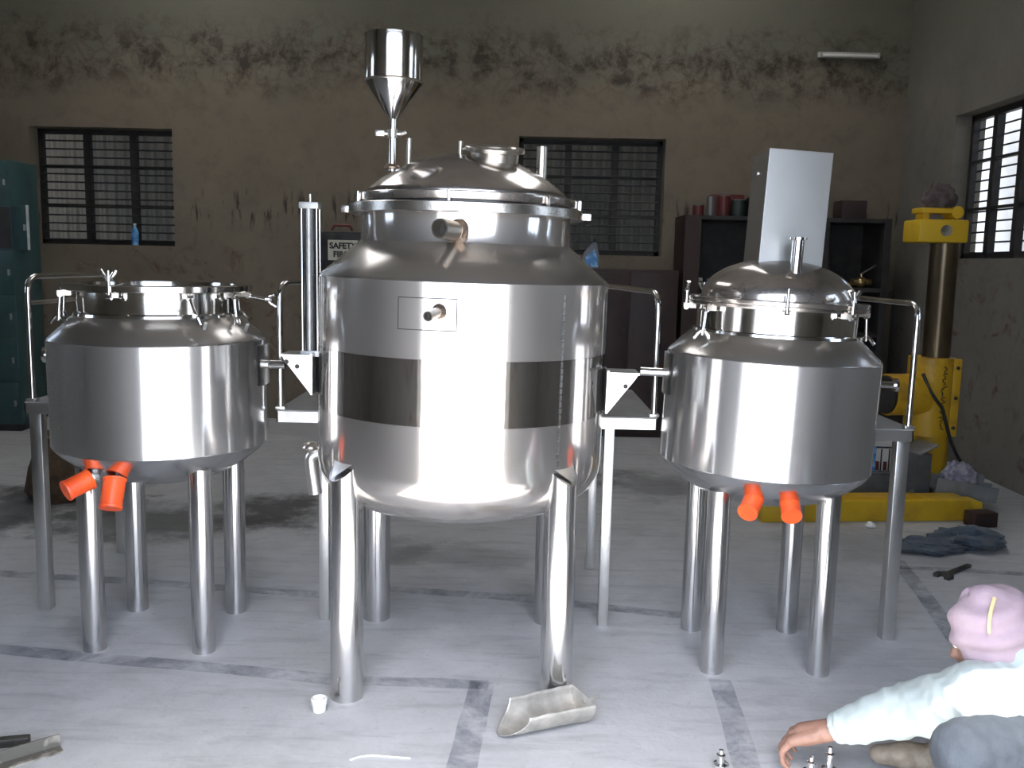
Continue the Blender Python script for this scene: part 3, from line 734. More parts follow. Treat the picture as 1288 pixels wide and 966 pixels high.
# black cabinet with the safety notice
Yc = 8.45; a = atY(398, 345, Yc); c = atY(458, 292, Yc)
cab = thing('electrical_cabinet', 'black wall cabinet carrying a SAFETY FIRST notice', 'cabinet', ((a.x+c.x)/2, Yc+.125, a.z-.30))
wv = c.x-a.x; hv = c.z-a.z+.30
MB().box((0, 0, hv/2), (wv, .25, hv), bev=.01).build('body', 'blackmetal', cab)
MB().box((0, -.128, hv/2), (wv-.04, .008, hv-.04), bev=.003).build('door', 'blackmetal', cab)
p0 = atY(409, 327, Yc-.14); p1 = atY(447, 302, Yc-.14)
sg = MB().box(((p0.x+p1.x)/2-cab.location.x, -.136, (p0.z+p1.z)/2-cab.location.z), (p1.x-p0.x, .006, p1.z-p0.z)).build('notice', 'signface', cab, 'cream notice with black lettering')
def text(s_, size, loc, parent, rot=(pi/2, 0, 0), mat='print', bold=.0):
    cu = bpy.data.curves.new('t', 'FONT'); cu.body = s_; cu.size = size; cu.align_x = 'CENTER'; cu.align_y = 'CENTER'; cu.extrude = .0008; cu.offset = bold
    to = bpy.data.objects.new('t', cu); COL.objects.link(to); bpy.context.view_layer.update()
    me = bpy.data.meshes.new_from_object(to.evaluated_get(bpy.context.evaluated_depsgraph_get()))
    bpy.data.objects.remove(to); me.materials.clear(); me.materials.append(MT[mat])
    o = link('lettering', me, parent); o.location = loc; o.rotation_euler = rot; return o
sx, sz = (p0.x+p1.x)/2-cab.location.x, (p0.z+p1.z)/2-cab.location.z
text('SAFETY', .074, (sx, -.1405, sz+.038), sg, bold=.003); text('FIRST', .074, (sx, -.1405, sz-.040), sg, bold=.003)
q = MB().path(fillet([(-.10, 0, 0), (-.07, 0, .05), (.07, 0, .05), (.10, 0, 0)], .03), .012, 10).build('bent_bar', 'red')
q.location = (cab.location.x+.0, Yc+.10, cab.location.z+hv+.012); tag(q, 'dull red bent handle lying on the black cabinet', 'handle')

# maroon cupboard below the middle window, jug on it
cb = thing('cupboard', 'low maroon steel cupboard under the barred window behind the hopper tank', 'cupboard', (1.02, 8.36, 0))
cz = 1.50
MB().box((0, 0, cz/2), (.86, .50, cz), bev=.006).build('body', 'maroon', cb)
for sx_ in (-1, 1):
    o = MB().box((sx_*.211, -.256, cz/2+.02), (.412, .014, cz-.10), bev=.003).build('door', 'maroon', cb)
    MB().box((sx_*.04, -.272, cz*.62), (.016, .018, .10), bev=.003).build('handle', 'blackmetal', o)
p = atY(743, 325, 8.25)
jug = thing('oil_jug', 'grey plastic oil jug with blue label on the maroon cupboard', 'jug', (p.x, 8.25, cz))
poly = [(-.078, 0), (.080, 0), (.072, .12), (.045, .225), (.028, .235), (.012, .228), (-.068, .13)]
V = [(x, -.04, z) for x, z in poly]+[(x, .04, z) for x, z in poly]; n = len(poly)
mb = MB(); mb.add(V, [tuple(range(n)), tuple(range(2*n-1, n-1, -1))]+[(i, (i+1) % n, n+(i+1) % n, n+i) for i in range(n)])
mb.build('body', 'jug', jug); MB().tube((.034, 0, .225), (.034, 0, .262), .018, n=16).build('screw_cap', 'blackmetal', jug)
V = [(x, -.0415, z) for x, z in ((-.052, .012), (.062, .012), (.054, .10), (.03, .17), (-.05, .10))]
mb = MB(); mb.add(V, [(0, 1, 2, 3, 4)]); mb.build('label', 'blue', jug, 'pale blue label')
# small blue bottle and dark red ball-like float at the far window
p = atY(171, 310, 8.80)
bt = thing('plastic_bottle', 'small blue water bottle on the barred window sill by the lockers', 'bottle', (p.x, 8.79, WZ0))
MB().lathe([(0, 0), (.03, 0), (.033, .01), (.033, .12), (.028, .14), (.012, .175), (.012, .19), (0, .19)], 20).build('body', 'blue', bt)
MB().tube((0, 0, .188), (0, 0, .206), .014, n=14).build('screw_cap', 'white', bt)
# open steel rack in the corner with tins and boxes
ry = 8.12; rx0, rx1 = 1.49, 3.30; rz = 1.985
rk = thing('storage_rack', 'tall dark open storage rack with a brown end panel in the corner', 'rack', ((rx0+rx1)/2, ry+.27, 0))
hw = (rx1-rx0)/2
MB().box((-hw+.07, 0, rz/2), (.14, .52, rz)).build('end_panel', 'brownwood', rk, 'red brown timber end panel')
MB().box((hw-.03, 0, rz/2), (.06, .52, rz)).build('end_panel', 'rack', rk)
for z in (.10, .52, .96, 1.36, rz-.02): MB().box((.04, 0, z), (hw*2-.2, .50, .035)).build('shelf', 'rack', rk)
MB().box((.04, .25, rz/2), (hw*2-.18, .012, rz-.02)).build('back_panel', 'rack', rk)
MB().box((.35, -.2, rz/2), (.05, .05, rz)).build('post', 'rack', rk)
def tin(x, y, z, r, h, mat, label, lid_='greytin', grp='tins and packets on the storage rack'):
    t = thing('tin', label, 'tin', (x, y, z), 0, grp)
    MB().lathe([(0, 0), (r, 0), (r, h-.006), (r-.004, h-.003), (0, h-.003)], 24).build('body', mat, t)
    MB().lathe([(r*.9, h-.004), (r*1.03, h-.004), (r*1.03, h+.004), (r*.85, h+.004), (r*.8, h), (0, h)], 24).build('rim', lid_, t); return t
def carton(x, y, z, d, mat, label, rz_=0, grp='tins and packets on the storage rack', cat='box'):
    t = thing('carton', label, cat, (x, y, z), rz_, grp)
    MB().box((0, 0, d[2]/2), d, bev=.003).build('body', mat, t); MB().box((0, 0, d[2]+.001), (d[0]*.98, d[1]*.12, .002)).build('tape', 'paper', t); return t
zt_ = rz-.0025
X = lambda px, py: atY(px, py, 8.3).x
tin(X(894, 260), 8.30, zt_, .035, .17, 'greytin', 'slim silver tin on top of the dark rack')
tin(X(880, 262), 8.36, zt_, .05, .10, 'red', 'low dark red tin on top of the dark rack')
tin(X(911, 258), 8.32, zt_, .055, .185, 'red', 'tall dark red tin on top of the dark rack')
tin(X(930, 258), 8.32, zt_, .07, .15, 'darkgreen', 'dark green tin on top of the dark rack')
carton(X(921, 248), 8.52, zt_, (.30, .1, .21), 'red', 'flat red carton standing behind the tins on top of the rack')
carton(X(951, 255), 8.30, zt_, (.13, .2, .17), 'blackmetal', 'black carton on top of the dark rack')
carton(X(1070, 262), 8.32, zt_, (.22, .22, .16), 'maroon', 'dusty maroon carton at the end of the rack top')
carton(X(872, 303), 8.3, 1.3775, (.16, .2, .06), 'paper', 'flat pale packet on the upper shelf of the rack')
carton(X(905, 305), 8.3, 1.3775, (.20, .2, .05), 'graypaint', 'flat grey packet on the upper shelf of the rack')
carton(X(870, 343), 8.28, .9775, (.2, .25, .17), 'graypaint', 'grey box on the middle shelf of the rack beside the brown panel')
carton(X(905, 345), 8.28, .9775, (.22, .25, .2), 'paper', 'pale grey box on the middle shelf of the rack')
# brass valve on the rack's open side
p = atY(1088, 352, 8.2)
bv = thing('brass_valve', 'brass lever valve on the rack shelf behind the lidded tank', 'valve', (p.x-.02, 8.24, 1.3775), .2)
mb = MB().tube((-.09, 0, .05), (.09, 0, .05), .032, n=18); mb.ball((0, 0, .05), .05); mb.tube((0, 0, .09), (0, 0, .125), .016, n=12)
mb.build('body', 'brass', bv); MB().box((.08, 0, .0), (.19, .026, .010), M=tr(0, 0, .128) @ rotM('Y', -.5), bev=.003).build('lever', 'plate', bv)
# tube-light batten high on the back wall
p0 = atY(1029, 69, 8.66); p1 = atY(1106, 70, 8.66)
tl = thing('tube_light', 'unlit white tube light batten high on the back wall', 'light', ((p0.x+p1.x)/2, 8.66, p0.z-.03))
L = p1.x-p0.x
MB().box((0, .005, .03), (L, .05, .05), bev=.004).build('batten', 'tubelamp', tl); MB().tube((-L/2+.03, -.04, .02), (L/2-.03, -.04, .02), .014, n=14).build('tube', 'white', tl)
for s_ in (-1, 1): MB().box((s_*(L/2-.02), -.03, .022), (.02, .04, .045), bev=.003).build('holder', 'tubelamp', tl)
# sack behind the open tank
p = fl(78, 625)
sk = thing('jute_sack', 'slumped brown jute sack behind the open tank', 'sack', (p.x, p.y, 0))
mb = MB(); mb.lathe([(0, 0), (.17, 0), (.20, .06), (.19, .2), (.15, .30), (.07, .36), (.05, .39), (.08, .43), (0, .42)], 28)
mb.v = [tuple(Vector(q)*(1+.10*noise.noise(Vector(q)*7)) if q[2] > .02 else q) for q in mb.v]; mb.build('body', 'sack', sk)
MB().lathe([(.052, .375), (.06, .385), (.052, .395)], 20).build('tie', 'iron', sk)

# ================================================================== yellow machine by the right wall
my = 6.15
def my_(px, py): return atY(px, py, my)
cx_ = my_(1181, 400).x
yel = thing('column_press', 'yellow hydraulic column machine with round oily column by the right wall', 'machine', (cx_, my, 0))
def yz(py): return my_(1180, py).z
MB().tube((0, 0, .10), (0, 0, yz(283)), .088, n=32).build('column', 'ram', yel, 'dark oily column')
MB().tube((0, 0, .02), (0, 0, yz(545)), .125, .118, n=32).build('pedestal', 'yellow', yel)
z0, z1 = yz(545), yz(449)
ho = MB().tube((-.03, -.01, z0), (-.03, -.01, z1), .148, n=36).build('housing', 'yellow', yel, 'yellow cast housing round the column')
MB().box((.095, -.11, (z0+z1)/2), (.055, .035, z1-z0), bev=.006).build('flange_plate', 'yellow', ho)
for z in (z0+.06, (z0+z1)/2, z1-.06): MB().tube((.095, -.135, z), (.095, -.127, z), .012, n=12).build('bolt', 'frame', ho)
# scrawled vertical lettering on the housing, illegible in the photograph
sq = []
for i in range(46):
    t = i/45; z = z1-.05-t*(z1-z0-.1); sq.append((-.005+.024*noise.noise(Vector((i*.9, 2.2, 0)))*1.6, -.1595, z+.012*noise.noise(Vector((i*1.3, 0, 5)))))
MB().path(sq, .0035, 6).build('scrawl', 'frame', ho, 'dark scrawled vertical marking')
mx = my_(1128, 494)
mo = MB(); mo.tube((mx.x-cx_-.11, -.10, mx.z), (mx.x-cx_+.14, -.05, mx.z), .14, n=32); mt = mo.build('motor', 'yellow', yel, 'yellow drum motor')
MB().tube((mx.x-cx_-.125, -.103, mx.z), (mx.x-cx_-.109, -.10, mx.z), .128, n=32).build('end_cover', 'frame', mt)
a = my_(1143, 305); c = my_(1206, 278)
hb = MB().box(((a.x+c.x)/2-cx_, -.02, (a.z+c.z)/2), (c.x-a.x, .26, c.z-a.z), bev=.012).build('head_block', 'yellow2', yel)
q = my_(1177, 291); MB().tube((q.x-cx_, -.155, q.z), (q.x-cx_, -.145, q.z), .036, n=20).build('knob', 'iron', hb)
a = my_(1154, 275); c = my_(1201, 264)
bz = (a.z+c.z)/2; top = c.z
MB().box(((a.x+c.x)/2-cx_-.01, 0, bz+.02), (c.x-a.x, .16, .035), bev=.006).build('top_arm', 'yellow2', yel)
for dx in (-.09, .10): MB().box(((a.x+c.x)/2-cx_+dx, 0, bz-.015), (.04, .12, .05), bev=.004).build('arm_post', 'yellow2', yel)
MB().tube((c.x-cx_-.02, -.09, bz+.01), (c.x-cx_-.02, .05, bz+.01), .04, n=18).build('arm_roller', 'yellow2', yel)
cb_pts = [(-.14, -.14, z1-.10), (-.10, -.19, z1-.22), (-.02, -.20, z1-.32), (.06, -.18, z0-.02), (.12, -.16, z0-.12), (.2, -.1, .25), (.24, -.1, .05)]
MB().path(fillet(cb_pts, .15, 5), .011, 10).build('cable', 'cable', yel)
# base beam, along the floor in front of the column
a = fl(956, 657); c = fl(1218, 655); c2 = fl(1234, 657)
ang = atan2(c.y-a.y, c.x-a.x); L = (c-a).length
bm_ = thing('base_beam', 'long yellow steel beam lying on the floor below the column machine', 'beam', ((a.x+c.x)/2, (a.y+c.y)/2+.10, 0), ang)
MB().box((0, 0, .065), (L, .20, .13), bev=.005).build('beam', 'yellow2', bm_)
MB().box((L/2+.045, 0, .055), (.09, .16, .11), bev=.005).build('end_tab', 'yellow2', bm_)
MB().box((-.1, .0, .136), (L*.7, .12, .012)).build('top_plate', 'yellow', bm_)
# rag bundle on the machine
def lump(name, label, cat, loc, rad_, mat, seed, amp=.25, fr=4, flat=True, n=36, rz_=0):
    mb = MB(); mb.ball((0, 0, 0), 1.0, n)
    V = []
    for q in mb.v:
        q = Vector(q); k = 1+amp*noise.fractal(q*fr*.5+Vector((seed, seed*2.1, 0)), 1, 2.1, 3)
        w = Vector((q.x*rad_[0], q.y*rad_[1], q.z*rad_[2]))*k
        if flat: w.z = max(w.z+rad_[2]*.7, 0)
        V.append(tuple(w))
    mb.v = V; o = mb.build(name, mat); o.location = loc; o.rotation_euler = (0, 0, rz_); return tag(o, label, cat)
q = my_(1180, 264)
lump('rag_bundle', 'faded rag bundle stuffed on top of the yellow machine', 'rag', (q.x, my, bz+.039), (.105, .09, .095), 'rag', 3.3, .3, 4)

# clutter behind the beam
p = fl(1114, 618); Yq = 5.95
p = atY(1114, 611, Yq)
pile = thing('tool_case', 'dark grey case lying behind the yellow beam, carton on top', 'case', (p.x-.24, Yq+.16, 0))
MB().box((0, 0, .10), (.62, .42, .20), bev=.008).build('body', 'graypaint', pile); MB().box((0, -.005, .205), (.60, .40, .012), bev=.003).build('lid', 'graypaint', pile)
zb = .211
ct = thing('printed_carton', 'white carton with red and blue printing on the dark grey case', 'carton', (p.x, Yq+.08, zb), -.08)
cw_, ch_ = .165, .235
MB().box((0, 0, ch_/2), (cw_, .10, ch_), bev=.003).build('body', 'paper', ct)
MB().box((-cw_/2-.004, -.02, ch_*.36), (.05, .07, ch_*.7), bev=.003).build('side_panel', 'blue', ct)
for i, x in enumerate((-.05, 0, .05)): MB().box((x, -.0515, .035), (.024, .002, .06)).build('red_print', 'red', ct)
for x in (-.027, .024): MB().box((x, -.0515, .075), (.009, .002, .15)).build('black_print', 'print', ct)
MB().box((0, -.0515, .16), (.13, .002, .012)).build('black_print', 'print', ct)
p = atY(1158, 600, 6.0)
gb = thing('grey_bin', 'tilted grey steel bin beneath the yellow machine', 'bin', (p.x-.085, 5.90, 0), .25)
MB().prism([(-.06, -.08), (.055, -.08), (.065, .08), (-.05, .08)], 0, .36).build('body', 'graypaint', gb)
MB().box((0, 0, 0), (.15, .20, .012), M=tr(.01, -.01, .395) @ rotM('Y', -.42), bev=.003).build('lid', 'greybox', gb)
# grey channel with wrapped parcel, left end propped on a block behind the beam
a = atY(1174, 607, 5.87); c = atY(1250, 621, 5.80); c.z = max(c.z, .055)
dv = c-a; L = dv.length; ang = atan2(dv.y, dv.x); pit = math.asin(-dv.z/L)
chn = thing('grey_channel', 'grey steel channel lying slanted behind the end of the yellow beam', 'channel', tuple((a+c)/2), ang)
Q = rotM('Y', pit)
MB().box((0, -.07, 0), (L, .008, .10), M=Q).build('web', 'greybox', chn)
MB().box((0, .0, -.046), (L, .14, .008), M=Q).build('base_plate', 'greybox', chn)
MB().box((0, .07, 0), (L, .008, .10), M=Q).build('flange', 'greybox', chn)
MB().box((L/2-.11, .10, .05), (.12, .05, .09), M=Q, bev=.003).build('end_plate', 'greybox', chn)
blk = thing('timber_block', 'dark timber block under the raised end of the grey channel', 'block', (a.x+.07, a.y+.02, 0), ang)
hb_ = max(a.z-.075, .03)
MB().box((0, 0, hb_/2), (.14, .16, hb_), bev=.006).build('block', 'rack', blk); MB().box((.0, -.081, hb_/2), (.05, .003, hb_*.4)).build('knot', 'brownwood', blk)
m_ = (a+c)/2
lump('wrapped_parcel', 'crumpled silver plastic parcel resting in the grey channel', 'parcel', (m_.x-.03, m_.y+.01, m_.z-.035), (.115, .066, .125), 'wrap', 9.1, .28, 5)
# blue cloth heaps on floor
p = fl(1170, 694); lump('cloth_heap', 'flat dark blue cloth spread on the floor beside the platform leg', 'cloth', (p.x, p.y+.05, .001), (.20, .13, .028), 'bluecloth', 1.7, .5, 3, True, 44)
p = fl(1222, 690); lump('cloth_heap', 'rumpled blue cloth heap on the floor in front of the yellow beam', 'cloth', (p.x, p.y+.05, .001), (.19, .13, .055), 'bluecloth', 5.2, .5, 3, True, 44)
p = fl(1238, 664); o = thing('timber_block', 'small brown timber block on the floor at the beam end', 'block', (p.x, p.y+.05, 0), .2)
MB().box((0, 0, .045), (.16, .10, .09), bev=.004).build('block', 'brownwood', o); MB().box((0, -.051, .045), (.05, .003, .03)).build('knot', 'rack', o)
# wrench
a = fl(1192, 724); c = fl(1219, 713); ang = atan2(c.y-a.y, c.x-a.x); L = (c-a).length
wr = thing('spanner', 'dark open-ended spanner on the floor near the blue cloth', 'spanner', (a.x, a.y, 0), ang)
MB().prism([(0, -.014), (L, -.011), (L, .011), (0, .014)], .002, .016).build('shank', 'wrench', wr)
jaw = [(.012, -.018), (-.03, -.045), (-.075, -.040), (-.072, -.014), (-.04, -.016), (-.04, .016), (-.072, .014), (-.075, .040), (-.03, .045), (.012, .018)]
MB().prism(jaw, 0, .018).build('jaw', 'wrench', wr)
p = fl(1095, 664); lump('paper_scrap', 'small white paper scrap on floor in front of yellow beam', 'scrap', (p.x, p.y, 0), (.028, .024, .022), 'white', 2.2, .4, 4, True, 16)

# ================================================================== foreground floor
p = fl(400, 898)
cp = thing('bottle_cap', 'small white plastic cap on the floor beside the thick leg', 'cap', (p.x, p.y+.02, 0))
MB().lathe([(0, .004), (.020, .004), (.020, .046), (.023, .048), (.0265, .046), (.0265, .028), (.024, .024), (.022, .002), (.019, 0), (0, 0)], 28).build('body', 'white', cp)
MB().lathe([(.0265, .042), (.0282, .043), (.0282, .047), (.0265, .048)], 28).build('rim', 'white', cp)
# scoop
a = fl(632, 915); c = fl(730, 893)
ang = atan2(c.y-a.y, c.x-a.x); L = (c-a).length+.02
sc = thing('metal_scoop', 'dented dusty metal scoop lying in front of the thick leg', 'scoop', ((a.x+c.x)/2-.005, (a.y+c.y)/2-.06, 0), ang)
n1, n2 = 26, 20; V = []; R_ = .082
for i in range(n1+1):
    t = i/n1
    for j in range(n2+1):
        ph = pi*(1.04+.92*j/n2) if False else pi+pi*(-.02+1.04*j/n2)
        lipcut = .075*(abs(cos(ph)))**2*(1-t)**1.0
        x = -L/2+lipcut*1.0+(L-lipcut)*t
        rr = R_*(1-.10*(1-t))*(1+.035*noise.noise(Vector((x*14, ph*2, .3))))
        V.append((x, rr*cos(ph), max(R_+rr*sin(ph)*.98+.004*noise.noise(Vector((x*20, ph*3, 2))), .002)))
m_ = n2+1
mb = MB(); mb.add(V, [(i*m_+j, (i+1)*m_+j, (i+1)*m_+j+1, i*m_+j+1) for i in range(n1) for j in range(n2)])
e0 = n1*m_; mb.add([V[e0+j] for j in range(m_)]+[(L/2+.006, 0, R_)], [(j, j+1, m_) for j in range(n2)])
o = mb.build('bowl', 'scoop', sc); sm = o.modifiers.new('sheet', 'SOLIDIFY'); sm.thickness = .003; sm.offset = 0
MB().path([(L/2, 0, .06), (L/2+.03, .0, .062), (L/2+.07, .01, .062)], [.008, .006, .005], 12).build('handle', 'scoop', sc)
for y, z in ((-.02, .006), (.02, .006), (0, .004)): MB().tube((-L/2+.05, y, z), (-L/2+.05, y, z+.006), .006, n=10).build('rivet', 'iron', sc)
# white wire
pts = [fl(x, y) + Vector((0, 0, .003)) for x, y in ((440, 957), (452, 953), (468, 951), (490, 953), (516, 955))]
tag(MB().path(pts, .0028, 8).build('wire', 'white'), 'short white wire offcut on the floor', 'wire')
# angle iron at lower left
a = fl(-40, 978); c = fl(78, 943); ang = atan2(c.y-a.y, c.x-a.x); L = (c-a).length
ai = thing('angle_iron', 'rusty angle iron bar lying on the pale floor', 'bar', ((a.x+c.x)/2, (a.y+c.y)/2, 0), ang)
mb = MB(); mb.box((0, 0, .003), (L, .045, .006)); mb.box((0, .021, .022), (L, .005, .044)); mb.build('angle', 'iron', ai)
a = fl(-20, 948); c = fl(22, 940); o = thing('short_bar', 'short dark steel offcut touching the angle iron', 'bar', ((a.x+c.x)/2, (a.y+c.y)/2+.025, 0), .25)
MB().box((0, 0, .014), ((c-a).length+.05, .03, .028), bev=.004).build('bar', 'wrench', o); MB().box((.0, -.0155, .014), (.06, .002, .012)).build('slot_shade', 'hole', o)  # dark patch on the solid bar paints a slot's shade
# small bright fittings by the worker's hand
def fitting(px, py, h, label):
    p = fl(px, py); t = thing('pipe_fitting', label, 'fitting', (p.x, p.y, 0), 0, 'small bright fittings by the hand')
    MB().lathe([(0, 0), (.020, 0), (.022, .004), (.022, .016), (.012, .02), (.010, h*.6), (.014, h*.62), (.014, h*.75), (.008, h*.8), (.007, h), (0, h)], 22).build('body', 'rod', t)
    MB().tube((0, 0, .006), (0, 0, .016), .026, n=6).build('hex_nut', 'rod', t)
fitting(906, 966, .06, 'stubby bright pipe fitting on the dark floor line')
fitting(1042, 972, .085, 'tall slim bright pipe fitting beside the hand')
fitting(1019, 975, .06, 'short slim bright pipe fitting under the wrist')

# ================================================================== worker crouching at lower right
def capsule(mb, p0, p1, ra, rb, n=20, flat=False):
    p0 = Vector(p0); p1 = Vector(p1); mb.tube(p0, p1, ra, rb, n)
    if not flat: mb.ball(p0, ra, n); mb.ball(p1, rb, n)
def voxel(mb, name, mat, parent, vox, smooth=6, wrinkle=None):
    me = bpy.data.meshes.new('tmp'); me.from_pydata(mb.v, [], mb.f)
    bm = bmesh.new(); bm.from_mesh(me); bmesh.ops.remove_doubles(bm, verts=bm.verts[:], dist=1e-5); bmesh.ops.recalc_face_normals(bm, faces=bm.faces[:]); bm.to_mesh(me); bm.free()
    o = bpy.data.objects.new('tmp', me); COL.objects.link(o)
    m = o.modifiers.new('r', 'REMESH'); m.mode = 'VOXEL'; m.voxel_size = vox
    s_ = o.modifiers.new('s', 'SMOOTH'); s_.iterations = smooth; s_.factor = .5
    bpy.context.view_layer.update()
    out = bpy.data.meshes.new_from_object(o.evaluated_get(bpy.context.evaluated_depsgraph_get())); bpy.data.objects.remove(o)
    out.name = name
    if wrinkle:
        ns = [v.normal.copy() for v in out.vertices]
        for v, nn in zip(out.vertices, ns): v.co += nn*wrinkle(v.co)
    out.polygons.foreach_set('use_smooth', [True]*len(out.polygons)); out.materials.clear(); out.materials.append(MT[mat])
    return link(name, out, parent)
per = thing('person', 'crouching person in pale shirt, jeans and pink head cloth, arm stretched to the floor', 'person', (1.45, 2.28, 0))
O = Vector(per.location)
def w(px, py, Y): return atY(px, py, Y)-O
hd = w(1249, 800, 2.36); shL = w(1238, 878, 2.27); elb = w(1140, 893, 2.47); wri = w(1044, 918, 2.60); kn = w(972, 930, 2.68)
chest = Vector((1.47, 2.33, .46))-O; pel = Vector((1.72, 2.28, .27))-O; shR = Vector((1.42, 2.55, .47))-O
neck = Vector((1.36, 2.36, .50))-O
kneeL = w(1215, 950, 2.12); kneeL.z = max(kneeL.z, .36); 
footL = Vector((1.45, 2.20, .05))-O; kneeR = Vector((1.45, 2.62, .24))-O; footR = fl(1160, 968)-O; footR.z = .05
ank = Vector((footR.x+.07, footR.y, .10))
# --- body: one continuous skin
bd = MB()
capsule(bd, pel, chest, .13, .15); capsule(bd, chest, neck, .12, .06); capsule(bd, neck, hd, .052, .06)
bd.ball(hd, (.088, .082, .112), 24)
fdir = Vector((-.75, .45, -.48)).normalized()             # the face looks down at the work
side = fdir.cross(Vector((0, 0, 1))).normalized(); hup = side.cross(fdir)
bd.ball(hd+fdir*.045-hup*.035, (.060, .060, .070), 18)    # jaw
capsule(bd, hd+fdir*.085+hup*.010, hd+fdir*.112-hup*.022, .010, .015, 10)   # nose
bd.ball(hd+fdir*.098-hup*.055, (.020, .020, .010), 10)    # lips
for s_ in (-1, 1):
    bd.ball(hd+fdir*.084+side*s_*.032+hup*.012, .013, 10); bd.ball(hd+side*s_*.080-hup*.01, (.010, .012, .026), 10)
capsule(bd, shL, elb, .048, .040); capsule(bd, elb, wri, .042, .032); capsule(bd, chest, shL, .10, .055); capsule(bd, chest, shR, .10, .055)
capsule(bd, shR, shR+Vector((.05, .08, -.2)), .048, .04); capsule(bd, shR+Vector((.05, .08, -.2)), shR+Vector((.12, -.02, -.3)), .04, .028)
capsule(bd, pel, kneeL, .085, .058); capsule(bd, kneeL, footL, .055, .04); capsule(bd, pel, kneeR, .085, .058); capsule(bd, kneeR, ank, .055, .04)
# hand, palm down, fingers curled to the floor
palm0 = wri; palm1 = kn
hd_dir = (palm1-palm0).normalized(); across = hd_dir.cross(Vector((0, 0, 1))).normalized()   # towards the camera side
up_h = across.cross(hd_dir)
capsule(bd, palm0, palm0.lerp(palm1, .45), .034, .036)
for k_, off in enumerate((-.034, -.0115, .0115, .033)):
    b0 = palm0+hd_dir*.035+across*off*.6; b1 = palm0.lerp(palm1, .62)+across*off*1.05+up_h*(.008 if k_ in (1, 2) else 0)
    capsule(bd, b0, b1, .024, .018, 12)
    ln = (.046, .052, .049, .039)[k_]
    sp = across*off*.25
    k1 = b1+(hd_dir*.85-up_h*.5).normalized()*ln+sp
    k2 = k1+(hd_dir*.25-up_h*.95).normalized()*ln*.68+sp*.5
    k3 = k2+(-hd_dir*.35-up_h*.9).normalized()*ln*.5
    capsule(bd, b1, k1, .0128, .0112, 12); capsule(bd, k1, k2, .0110, .0098, 12); capsule(bd, k2, k3, .0098, .0084, 12)
th0 = palm0+hd_dir*.03+across*.02; th1 = th0+hd_dir*.035+across*.035-up_h*.02; th2 = th1+hd_dir*.03+across*.008-up_h*.018; th3 = th2+hd_dir*.02-across*.006-up_h*.016
capsule(bd, th0, th1, .017, .0125, 12); capsule(bd, th1, th2, .0115, .0105, 12); capsule(bd, th2, th3, .0105, .009, 12)
body = voxel(bd, 'body', 'skin', per, .0042, 5)
for s_ in (-1, 1):
    part(MB().ball(hd+fdir*.0885+side*s_*.032+hup*.012, .0105, 12), 'eye', 'white', per)
# --- shirt
sh = MB()
capsule(sh, pel+Vector((-.03, 0, .06)), chest, .165, .185); capsule(sh, chest, neck-Vector((0, 0, .02)), .15, .085); capsule(sh, chest, shL, .14, .082); capsule(sh, chest, shR, .14, .082)
capsule(sh, shL, elb, .095, .074); e2 = elb.lerp(wri, .93)
sh.tube(elb, e2, .074, .046, 24); sh.ball(elb, .074, 20)
d = (e2-elb).normalized(); sh.tube(e2-d*.05, e2, .047, .0475, 24)
s1 = shR+Vector((.05, .08, -.2)); s2 = shR+Vector((.12, -.02, -.29)); capsule(sh, shR, s1, .075, .06); sh.tube(s1, s2, .058, .045, 20)
def wr_(co):
    axis = elb-shL; t = (co-shL).dot(wri-shL)/(wri-shL).length_squared
    k = .010 if t > .05 else .008
    fold = noise.noise(Vector(((co.x*.9+co.z*.5)*26, co.y*7, co.z*9)))
    rid = .5-abs(noise.noise(Vector(((co.x+co.z*.7)*15, co.y*6+3, co.z*5))))*1.6
    return k*fold*.8+.009*rid+.003*noise.noise(co*34) if t < .9 else .001*fold
shirt = voxel(sh, 'shirt', 'shirt', per, .006, 4, wr_)
cuf = MB(); cuf.pipe(e2-d*.052, e2-d*.0495, .0505, .046, 26); cuf.build('cuff_seam', 'shirt', shirt)
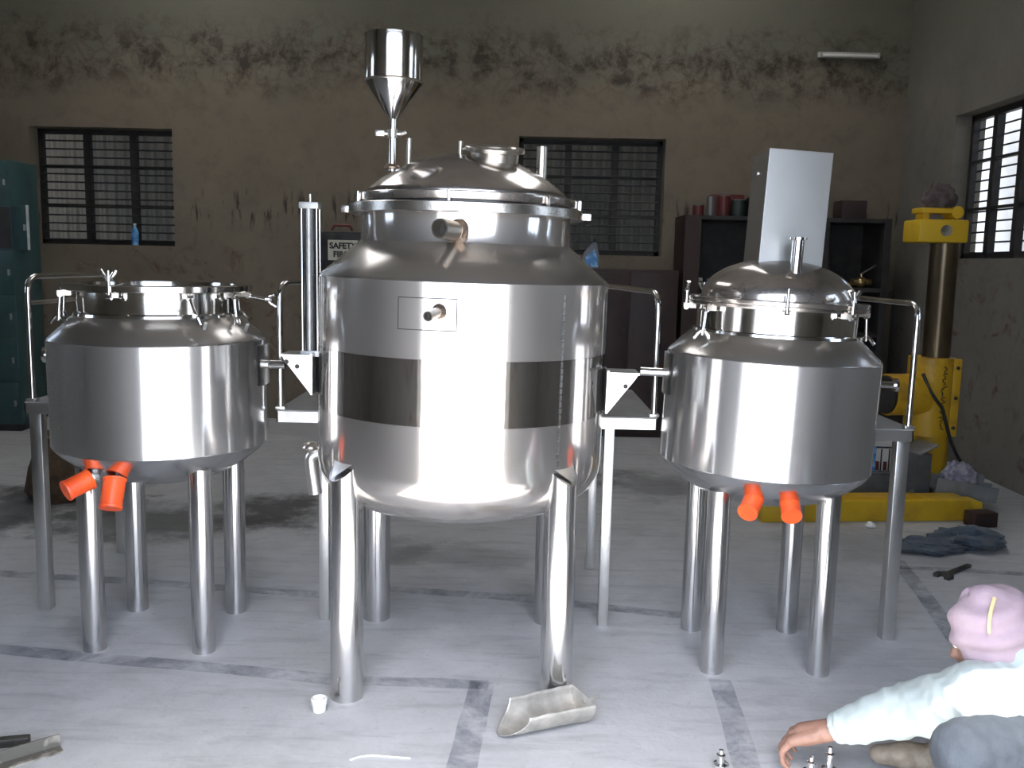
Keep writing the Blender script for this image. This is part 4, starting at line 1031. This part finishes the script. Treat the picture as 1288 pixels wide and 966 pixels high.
# --- jeans
jn = MB(); capsule(jn, pel, kneeL, .125, .085); capsule(jn, kneeL, footL+Vector((0, 0, .05)), .082, .062); capsule(jn, pel, kneeR, .125, .085)
jn.tube(kneeR, ank+Vector((.0, 0, .04)), .082, .06, 22); jn.ball(kneeR, .083, 20); jn.ball(pel, (.16, .19, .15), 20)
voxel(jn, 'jeans', 'jeans', per, .007, 5, lambda co: .008*noise.noise(co*14)+.003*noise.noise(co*40))
# --- shoes
for f_, a_ in ((footR, pi*.93), (footL, pi)):
    s_ = MB(); Q = tr(f_.x, f_.y, 0) @ rotM('Z', a_)
    for q0, q1, ra, rb in (((-.07, 0, .045), (.06, 0, .042), .042, .040), ((.06, 0, .040), (.13, 0, .034), .040, .030)): capsule(s_, Q @ Vector(q0), Q @ Vector(q1), ra, rb, 16)
    capsule(s_, Q @ Vector((-.06, 0, .05)), Q @ Vector((-.055, 0, .11)), .042, .045, 16)
    voxel(s_, 'shoe', 'shoe', per, .006, 4, lambda co: .004*noise.noise(co*25))
# --- head cloth wound round the head, with a pale gold band
hc = MB(); hc.ball(hd+hup*.022-fdir*.012, (.112, .108, .118), 28)
hc.ball(hd-fdir*.07-hup*.03, (.075, .075, .08), 20)
def wrap_(co):
    q = co-hd; a = atan2(q.dot(side), q.dot(fdir)); return .006*sin(q.dot(hup)*95+1.5*sin(a*2))+.003*noise.noise(co*22)
cap_ = voxel(hc, 'head_cloth', 'pink', per, .006, 3, wrap_)
pts = []
for i in range(9):
    py = 752+ i*5.6; px = 1251-7*sin((i/8)*pi*.62)+(0 if i else 0); pts.append((px, py))
bw = MB(); c_ = hd+hup*.022-fdir*.012
for px, py in pts:                # band laid on the cloth's surface
    dr = ray(px, py).normalized(); oc = (C0-O)-c_; bb = dr.dot(oc); cc = oc.length_squared-.121**2; dd = bb*bb-cc
    if dd > 0: bw.v.append(tuple((C0-O)+dr*(-bb-sqrt(dd))))
P_ = [Vector(q) for q in bw.v]
if len(P_) > 3: MB().path(P_, .005, 8).build('band', 'gold', cap_)
